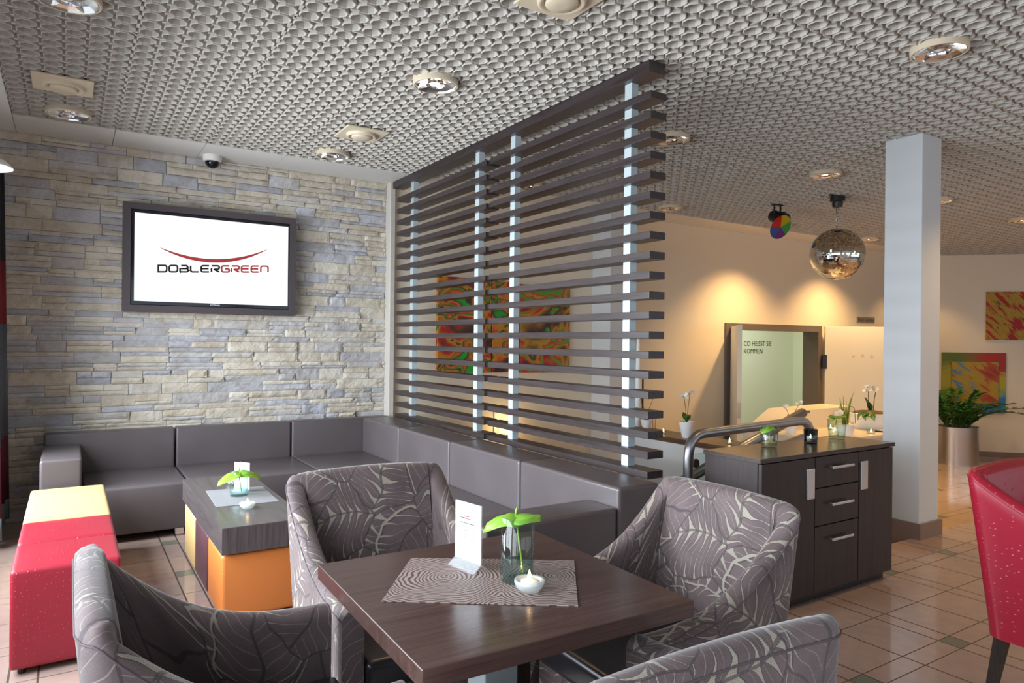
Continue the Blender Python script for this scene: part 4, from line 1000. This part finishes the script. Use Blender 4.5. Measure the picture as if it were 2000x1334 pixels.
t=bm_(); lathe(t,[(.027,0),(.027,.01)],(0,0,0),20,True,True); merge(b,t,T((.985,-.045,1.02))@Rm('X',90)); t=bm_(); lathe(t,[(.027,0),(.027,.01)],(0,0,0),20,True,True); merge(b,t,T((.985,-.045,.915))@Rm('X',90))
ob('lever_handle',b,M['bronze'],dr,auto=40)
for x_,z_,r_ in ((.40,1.60,.022),(.53,1.61,.025),(.66,1.595,.026)):
    b=bm_(); lathe(b,[(r_,0),(r_*.9,.0012)],(0,0,0),16,True,True); bmesh.ops.transform(b,matrix=T((x_,-.0448,z_))@Rm('X',90),verts=b.verts); ob('round_mark',b,M['door2'],dr)
# plate above the second door
o=thing('room_sign','small metal room sign plate above the right hand door','sign',(10.36,YW,1.72))
ob('plate',qbox(-.24,.24,-.012,0,-.035,.05,.002),mat('bronze_plate',(.42,.36,.28),.35,.6),o)
text('word','Salon',.078,M['bronze'],o,(-.225,-.0125,-.02),(R(90),0,0)); text('word','Lumour',.078,M['bronze'],o,(-.02,-.0125,-.02),(R(90),0,0))
# room beyond the open door
b=bm_(); box(b,6.6,13.5,8.5,8.7,LOW,2.6); struct('wall_beyond',b,M['greenwall'])
b=bm_(); box(b,6.6,13.5,6.2,8.6,LOW-.1,LOW-.001); struct('floor_beyond',b,M['floor'])
b=bm_(); box(b,12.05,12.25,7.9,8.5,LOW,2.6); box(b,13.3,13.5,6.2,8.6,LOW,2.6); box(b,6.5,6.7,6.25,8.6,LOW,2.6); struct('wall_beyond_side',b,M['greenwall'])
b=bm_(); box(b,6.5,13.5,6.25,8.7,2.6,2.7); struct('ceiling_beyond',b,M['ceilflat'])
area('beyond_room_light',(9.6,7.3,2.55),(0,0,0),2.5,.8,46,(.92,1,.86))
dol=mat('dark_olive_letters',(.09,.10,.06),.6)
for t_,z_,l_ in (('CO HEISST SIE',1.30,'upper line of dark lettering on the pale green wall beyond the open door'),('KOMMEN',1.16,'lower line of dark lettering on the pale green wall beyond the open door')):
    o=text('wall_lettering',t_,.128,dol,None,(10.56,8.495,z_),(R(90),0,0)); tag(o,l_,'lettering')
# ------------------------------------------------------------------ cream cabinet with flowers and candles
cc=thing('cream_counter','long cream lacquered counter with a sloped lid box, behind the sideboard','counter',(6.3,3.95,LOW))
def cb(x0,x1,y0,y1,z0,z1,bev=.006): return qbox(x0-6.3,x1-6.3,y0-3.95,y1-3.95,z0-LOW,z1-LOW,bev)
ob('body',cb(5.65,6.97,3.60,4.55,LOW,.47),M['cream'],cc); ob('top',cb(5.62,7.0,3.57,4.58,.47,.50),M['cream'],cc)
lb=thing('cream_lid_box','cream box with sloped front edge, dark slot and brass latch on the cream counter','box',(6.2,4.40,.50))
b=bm_(); pr=[(5.80,.50),(5.80,.53),(5.93,.60),(6.08,.675),(7.0,.685),(7.0,.50)]
lo=[b.verts.new((x-6.2,-.17,z-.50)) for x,z in pr]; hi=[b.verts.new((x-6.2,.17,z-.50)) for x,z in pr]; n=len(pr)
b.faces.new(lo); b.faces.new(hi[::-1])
for i in range(n): b.faces.new((lo[i],hi[i],hi[(i+1)%n],lo[(i+1)%n]))
ob('body',b,M['cream'],lb)
ob('dark_slot',qbox(-.15,.06,-.18,-.165,.150,.172),M['frame'],lb)
ob('brass_latch',qbox(.03,.09,-.180,-.165,.035,.055),mat('brass',(.55,.38,.12),.3,.9),lb)
b=bm_(); lathe(b,[(.012,0),(.01,.012),(.001,.015)],(0,0,0),14,True,True); bmesh.ops.transform(b,matrix=T((-.2,-.17,.04))@Rm('X',90),verts=b.verts); ob('knob',b,M['black'],lb,True)
LC=.50
o=thing('flower_bowl','large white bowl planter with cream orchids and moss on the cream counter','potted plant',(6.80,3.92,LC))
b=bm_(); lathe(b,[(.15,0),(.175,.03),(.185,.15),(.178,.155),(.170,.14)],(0,0,0),40,True,True); ob('bowl',b,M['pot'],o,auto=50)
b=bm_(); lathe(b,[(.172,.145),(.13,.165),(.06,.18),(.001,.183)],(0,0,0),24,False,True)
for v in b.verts: v.co.z+=.012*mnoise.noise(v.co*30)
ob('moss',b,M['moss'],o,True)
b=bm_()
for a,l in ((10,.15),(60,.12),(-40,.10),(200,.06)): t=leafmesh(l,l*.55,.25,.1,8,8,False); merge(b,t,T((.02,0,.165))@Rm('Z',a)@Rm('X',72))
for a in (150,175,205): t=leafmesh(.13,.09,.2,.9,8,8,False); merge(b,t,T((-.13,-.05,.16))@Rm('Z',a-60)@Rm('X',20))
ob('leaves',b,M['green'],o,True)
b=bm_(); tube(b,[(-.01,0,.16),(-.02,0,.30),(-.02,0,.37)],.004,8); tube(b,[(.07,0,.16),(.09,0,.30),(.115,0,.37)],.004,8); ob('stems',b,M['stem'],o,True)
b=bm_(); flowers(b,(-.02,0,.40),5,.04,8,.038); flowers(b,(.10,0,.395),5,.04,9,.038); flowers(b,(.04,0,.385),3,.03,10,.034); ob('flowers',b,M['petal'],o,True)
o=thing('grass_arrangement','spiky green grass and white blossoms arrangement behind the right sideboard tumbler','potted plant',(6.05,3.72,LC))
b=bm_(); lathe(b,[(.07,0),(.085,.10),(.080,.10)],(0,0,0),28,True,True); ob('pot',b,M['pot'],o,auto=50)
b=bm_(); rnd=random.Random(2)
for i in range(16):
    a=rnd.uniform(-1,1); h_=rnd.uniform(.15,.27); x=a*.11; 
    if i==0: x,h_=.155,.33
    pts=[(a*.02,rnd.uniform(-.02,.02),.10),(a*.02+x*.4,0,.10+h_*.55),(x,0,.10+h_)]; tube(b,pts,[.005,.005,.0008],5)
ob('grass',b,mat('yellow_green_grass',(.22,.33,.03),.5),o,True)
b=bm_(); flowers(b,(-.12,0,.20),7,.05,21,.028); ob('flowers',b,M['petal'],o,True)
b=bm_(); tube(b,rpath([(.03,0,.12),(.06,0,.27),(.16,0,.25),(.17,0,.10)],.05),.003,6); tube(b,rpath([(-.03,0,.12),(-.06,0,.20),(-.13,0,.19),(-.14,0,.10)],.04),.003,6); ob('twig',b,M['stem'],o,True)
orchid('white orchid in a white pot behind the left sideboard tumbler',(5.72,4.05,LC),R(-33),.07,.10,31,[(-.05,.235),(.07,.27)],5)
votive('tall clear candle glass in front of the white flower bowl on the cream counter',(6.36,3.86,LC),.040,.095,'tealight glasses on the cream counter'); votive('low tealight glass nearest to the sideboard corner on the cream counter',(6.38,3.66,LC),.038,.035,'tealight glasses on the cream counter')
votive('low tealight glass beside the white pillar on the cream counter',(6.87,3.67,LC),.034,.035,'tealight glasses on the cream counter'); votive('small tealight glass left of the white flower bowl on the cream counter',(6.30,4.02,LC),.03,.05,'tealight glasses on the cream counter')
o=thing('dark_booklet','dark flat booklet and pen at the edge of the cream counter beside the pillar','booklet',(6.62,3.66,LC)); ob('cover',qbox(-.05,.15,-.07,.07,0,.012),M['black'],o); ob('pages',qbox(-.045,.145,-.065,.065,.012,.018),M['card'],o)
# ------------------------------------------------------------------ mirror ball
mb=thing('mirror_ball','large mirror ball hanging on a chain from the ceiling near the white pillar','mirror ball',(6.33,3.99,2.225))
b=bm_(); rb=.250; rnd=random.Random(5)
nl=44
for j in range(nl):
    t0=-PI/2+PI*j/nl; t1=-PI/2+PI*(j+1)/nl; tm=(t0+t1)/2; n=max(4,int(2*PI*rb*math.cos(tm)/.0175))
    for k in range(n):
        a=2*PI*(k+.5)/n; c=Vector((math.cos(tm)*math.cos(a),math.cos(tm)*math.sin(a),math.sin(tm)))
        e=Vector((-math.sin(a),math.cos(a),0)); nn=(c+Vector((rnd.gauss(0,.012),rnd.gauss(0,.012),rnd.gauss(0,.012)))).normalized(); e=(e-nn*e.dot(nn)).normalized(); g_=nn.cross(e); h_=.0083; w2=PI*rb*math.cos(tm)/n*.95
        v=[b.verts.new(c*(rb+.001)+e*sx*w2+g_*sy*h_) for sx,sy in ((-1,-1),(1,-1),(1,1),(-1,1))]; b.faces.new(v)
me=bpy.data.meshes.new('mirror_tiles'); b.to_mesh(me); b.free(); me.materials.append(mat('mirror_tile',(.80,.79,.74),.03,1)); q=bpy.data.objects.new('mirror_tiles',me); col.objects.link(q); q.parent=mb
b=bm_(); lathe(b,[(max(.001,(rb-.003)*math.cos(t)),(rb-.003)*math.sin(t)) for t in [-PI/2+PI*i/24 for i in range(25)]],(0,0,0),40); ob('core',b,mat('dull_core',(.25,.25,.24),.4),mb,True)
b=bm_()
for k in range(12):
    z=.26+k*.0165
    tube(b,[Vector((.012*math.cos(t)*(1 if k%2 else 0)-.010*0+ (.0),.012*math.cos(t)*(0 if k%2 else 1),z+.012*math.sin(t))) for t in [i*2*PI/10 for i in range(11)]],.0022,5,False)
for dx in (-.018,.018): tube(b,[(dx,0,.25),(dx,0,.46)],.003,6)
ob('chain',b,M['steel'],mb,True)
b=bm_(); lathe(b,[(.03,.455),(.045,.46),(.05,.51),(.068,.515),(.068,.565),(.001,.565)],(0,0,0),24,True,False); box(b,-.12,.12,-.02,.02,.562,.572); ob('motor',b,M['black'],mb,auto=40)
# colour wheel spotlight
sp=thing('colour_wheel_spotlight','black spotlight with a red, yellow, green and blue colour wheel on the ceiling','spotlight',(6.23,4.60,H))
b=bm_(); box(b,-.07,.07,-.02,.02,-.015,0); box(b,-.055,-.045,-.008,.008,-.15,-.01); box(b,.045,.055,-.008,.008,-.15,-.01); ob('bracket',b,M['black'],sp)
zx=(r*.38-u*.50-f*.85).normalized(); yx=(r*.6+u*.6); yx=(yx-zx*yx.dot(zx)).normalized(); xx_=yx.cross(zx)
ax=Matrix.Translation((0,0,-.14))@Matrix(((xx_.x,yx.x,zx.x,0),(xx_.y,yx.y,zx.y,0),(xx_.z,yx.z,zx.z,0),(0,0,0,1)))
b=bm_(); lathe(b,[(.03,-.09),(.062,-.07),(.066,.05),(.085,.055),(.085,.10),(.001,.10)],(0,0,0),24,True,False); bmesh.ops.transform(b,matrix=ax,verts=b.verts); ob('lamp_body',b,M['black'],sp,auto=40)
for i,(nme,c) in enumerate((('yellow_filter',(.42,.34,.01)),('green_filter',(.01,.30,.06)),('violet_filter',(.10,.02,.25)),('blue_filter',(.01,.09,.35)),('red_filter',(.50,.015,.015)))):
    b=bm_(); vs_=[b.verts.new((0,-.075,.135))]; v2=[b.verts.new((0,-.075,.139))]
    for k in range(9): a=-2*PI*(i+k/8)/5+2.6; vs_.append(b.verts.new((.128*math.cos(a),-.075+.128*math.sin(a),.135))); v2.append(b.verts.new((.128*math.cos(a),-.075+.128*math.sin(a),.139)))
    b.faces.new(vs_[::-1]); b.faces.new(v2)
    for k in range(len(vs_)): b.faces.new((vs_[k],vs_[(k+1)%len(vs_)],v2[(k+1)%len(vs_)],v2[k]))
    bmesh.ops.transform(b,matrix=ax,verts=b.verts); ob(nme,b,mat(nme,c,.2),sp)
# ------------------------------------------------------------------ curtain and pendant lamp at the left edge
cu=thing('striped_curtain','dark curtain with red and grey bands hanging at the far left edge','curtain',(-.60,5.75,0))
CB=[('black_band',(.012,.012,.015),1.86,2.50),('red_band',(.17,.008,.018),1.42,1.86),('grey_band',(.10,.105,.12),.64,1.42),('lower_red_band',(.10,.010,.022),.20,.64),('hem_band',(.16,.19,.21),.06,.20)]
for nme,c,z0,z1 in CB:
    b=bm_(); n=90; 
    for i in range(n+1):
        t=i/n
    g0=[];g1=[]
    for i in range(n+1):
        t=i/n; y=-.45+.75*t; x=.05*math.sin(t*30)+.015*math.sin(t*23)
        f0=1+.25*(1-z0/2.5); f1=1+.25*(1-z1/2.5)
        g0.append(b.verts.new((x*f0+.14+.035*(1-z0/2.5),y,z0))); g1.append(b.verts.new((x*f1+.14+.035*(1-z1/2.5),y,z1)))
    for i in range(n): b.faces.new((g0[i],g0[i+1],g1[i+1],g1[i]))
    q=ob(nme,b,mat('curtain_'+nme,c,.8),cu,True); q.modifiers.new('t','SOLIDIFY').thickness=.003
b=bm_(); tube(b,[(.15,-.5,2.52),(.15,.32,2.52)],.012,10); ob('rod',b,M['steel'],cu)
pl=thing('pendant_lamp','white pendant lamp shade peeking in at the left picture edge','lamp',(-.44,4.80,2.24))
b=bm_(); lathe(b,[(.165,.035),(.166,.04),(.13,.075),(.07,.10),(.02,.11)],(0,0,0),40,False,True); q=ob('shade',b,M['white'],pl,True); q.modifiers.new('t','SOLIDIFY').thickness=.002
b=bm_(); tube(b,[(0,0,.10),(0,0,H-2.24)],.003,6); ob('cord',b,M['black'],pl)
b=bm_(); lathe(b,[(.001,.02),(.03,.03),(.035,.055),(.015,.09)],(0,0,0),16,True,True); ob('bulb',b,M['white'],pl,True)
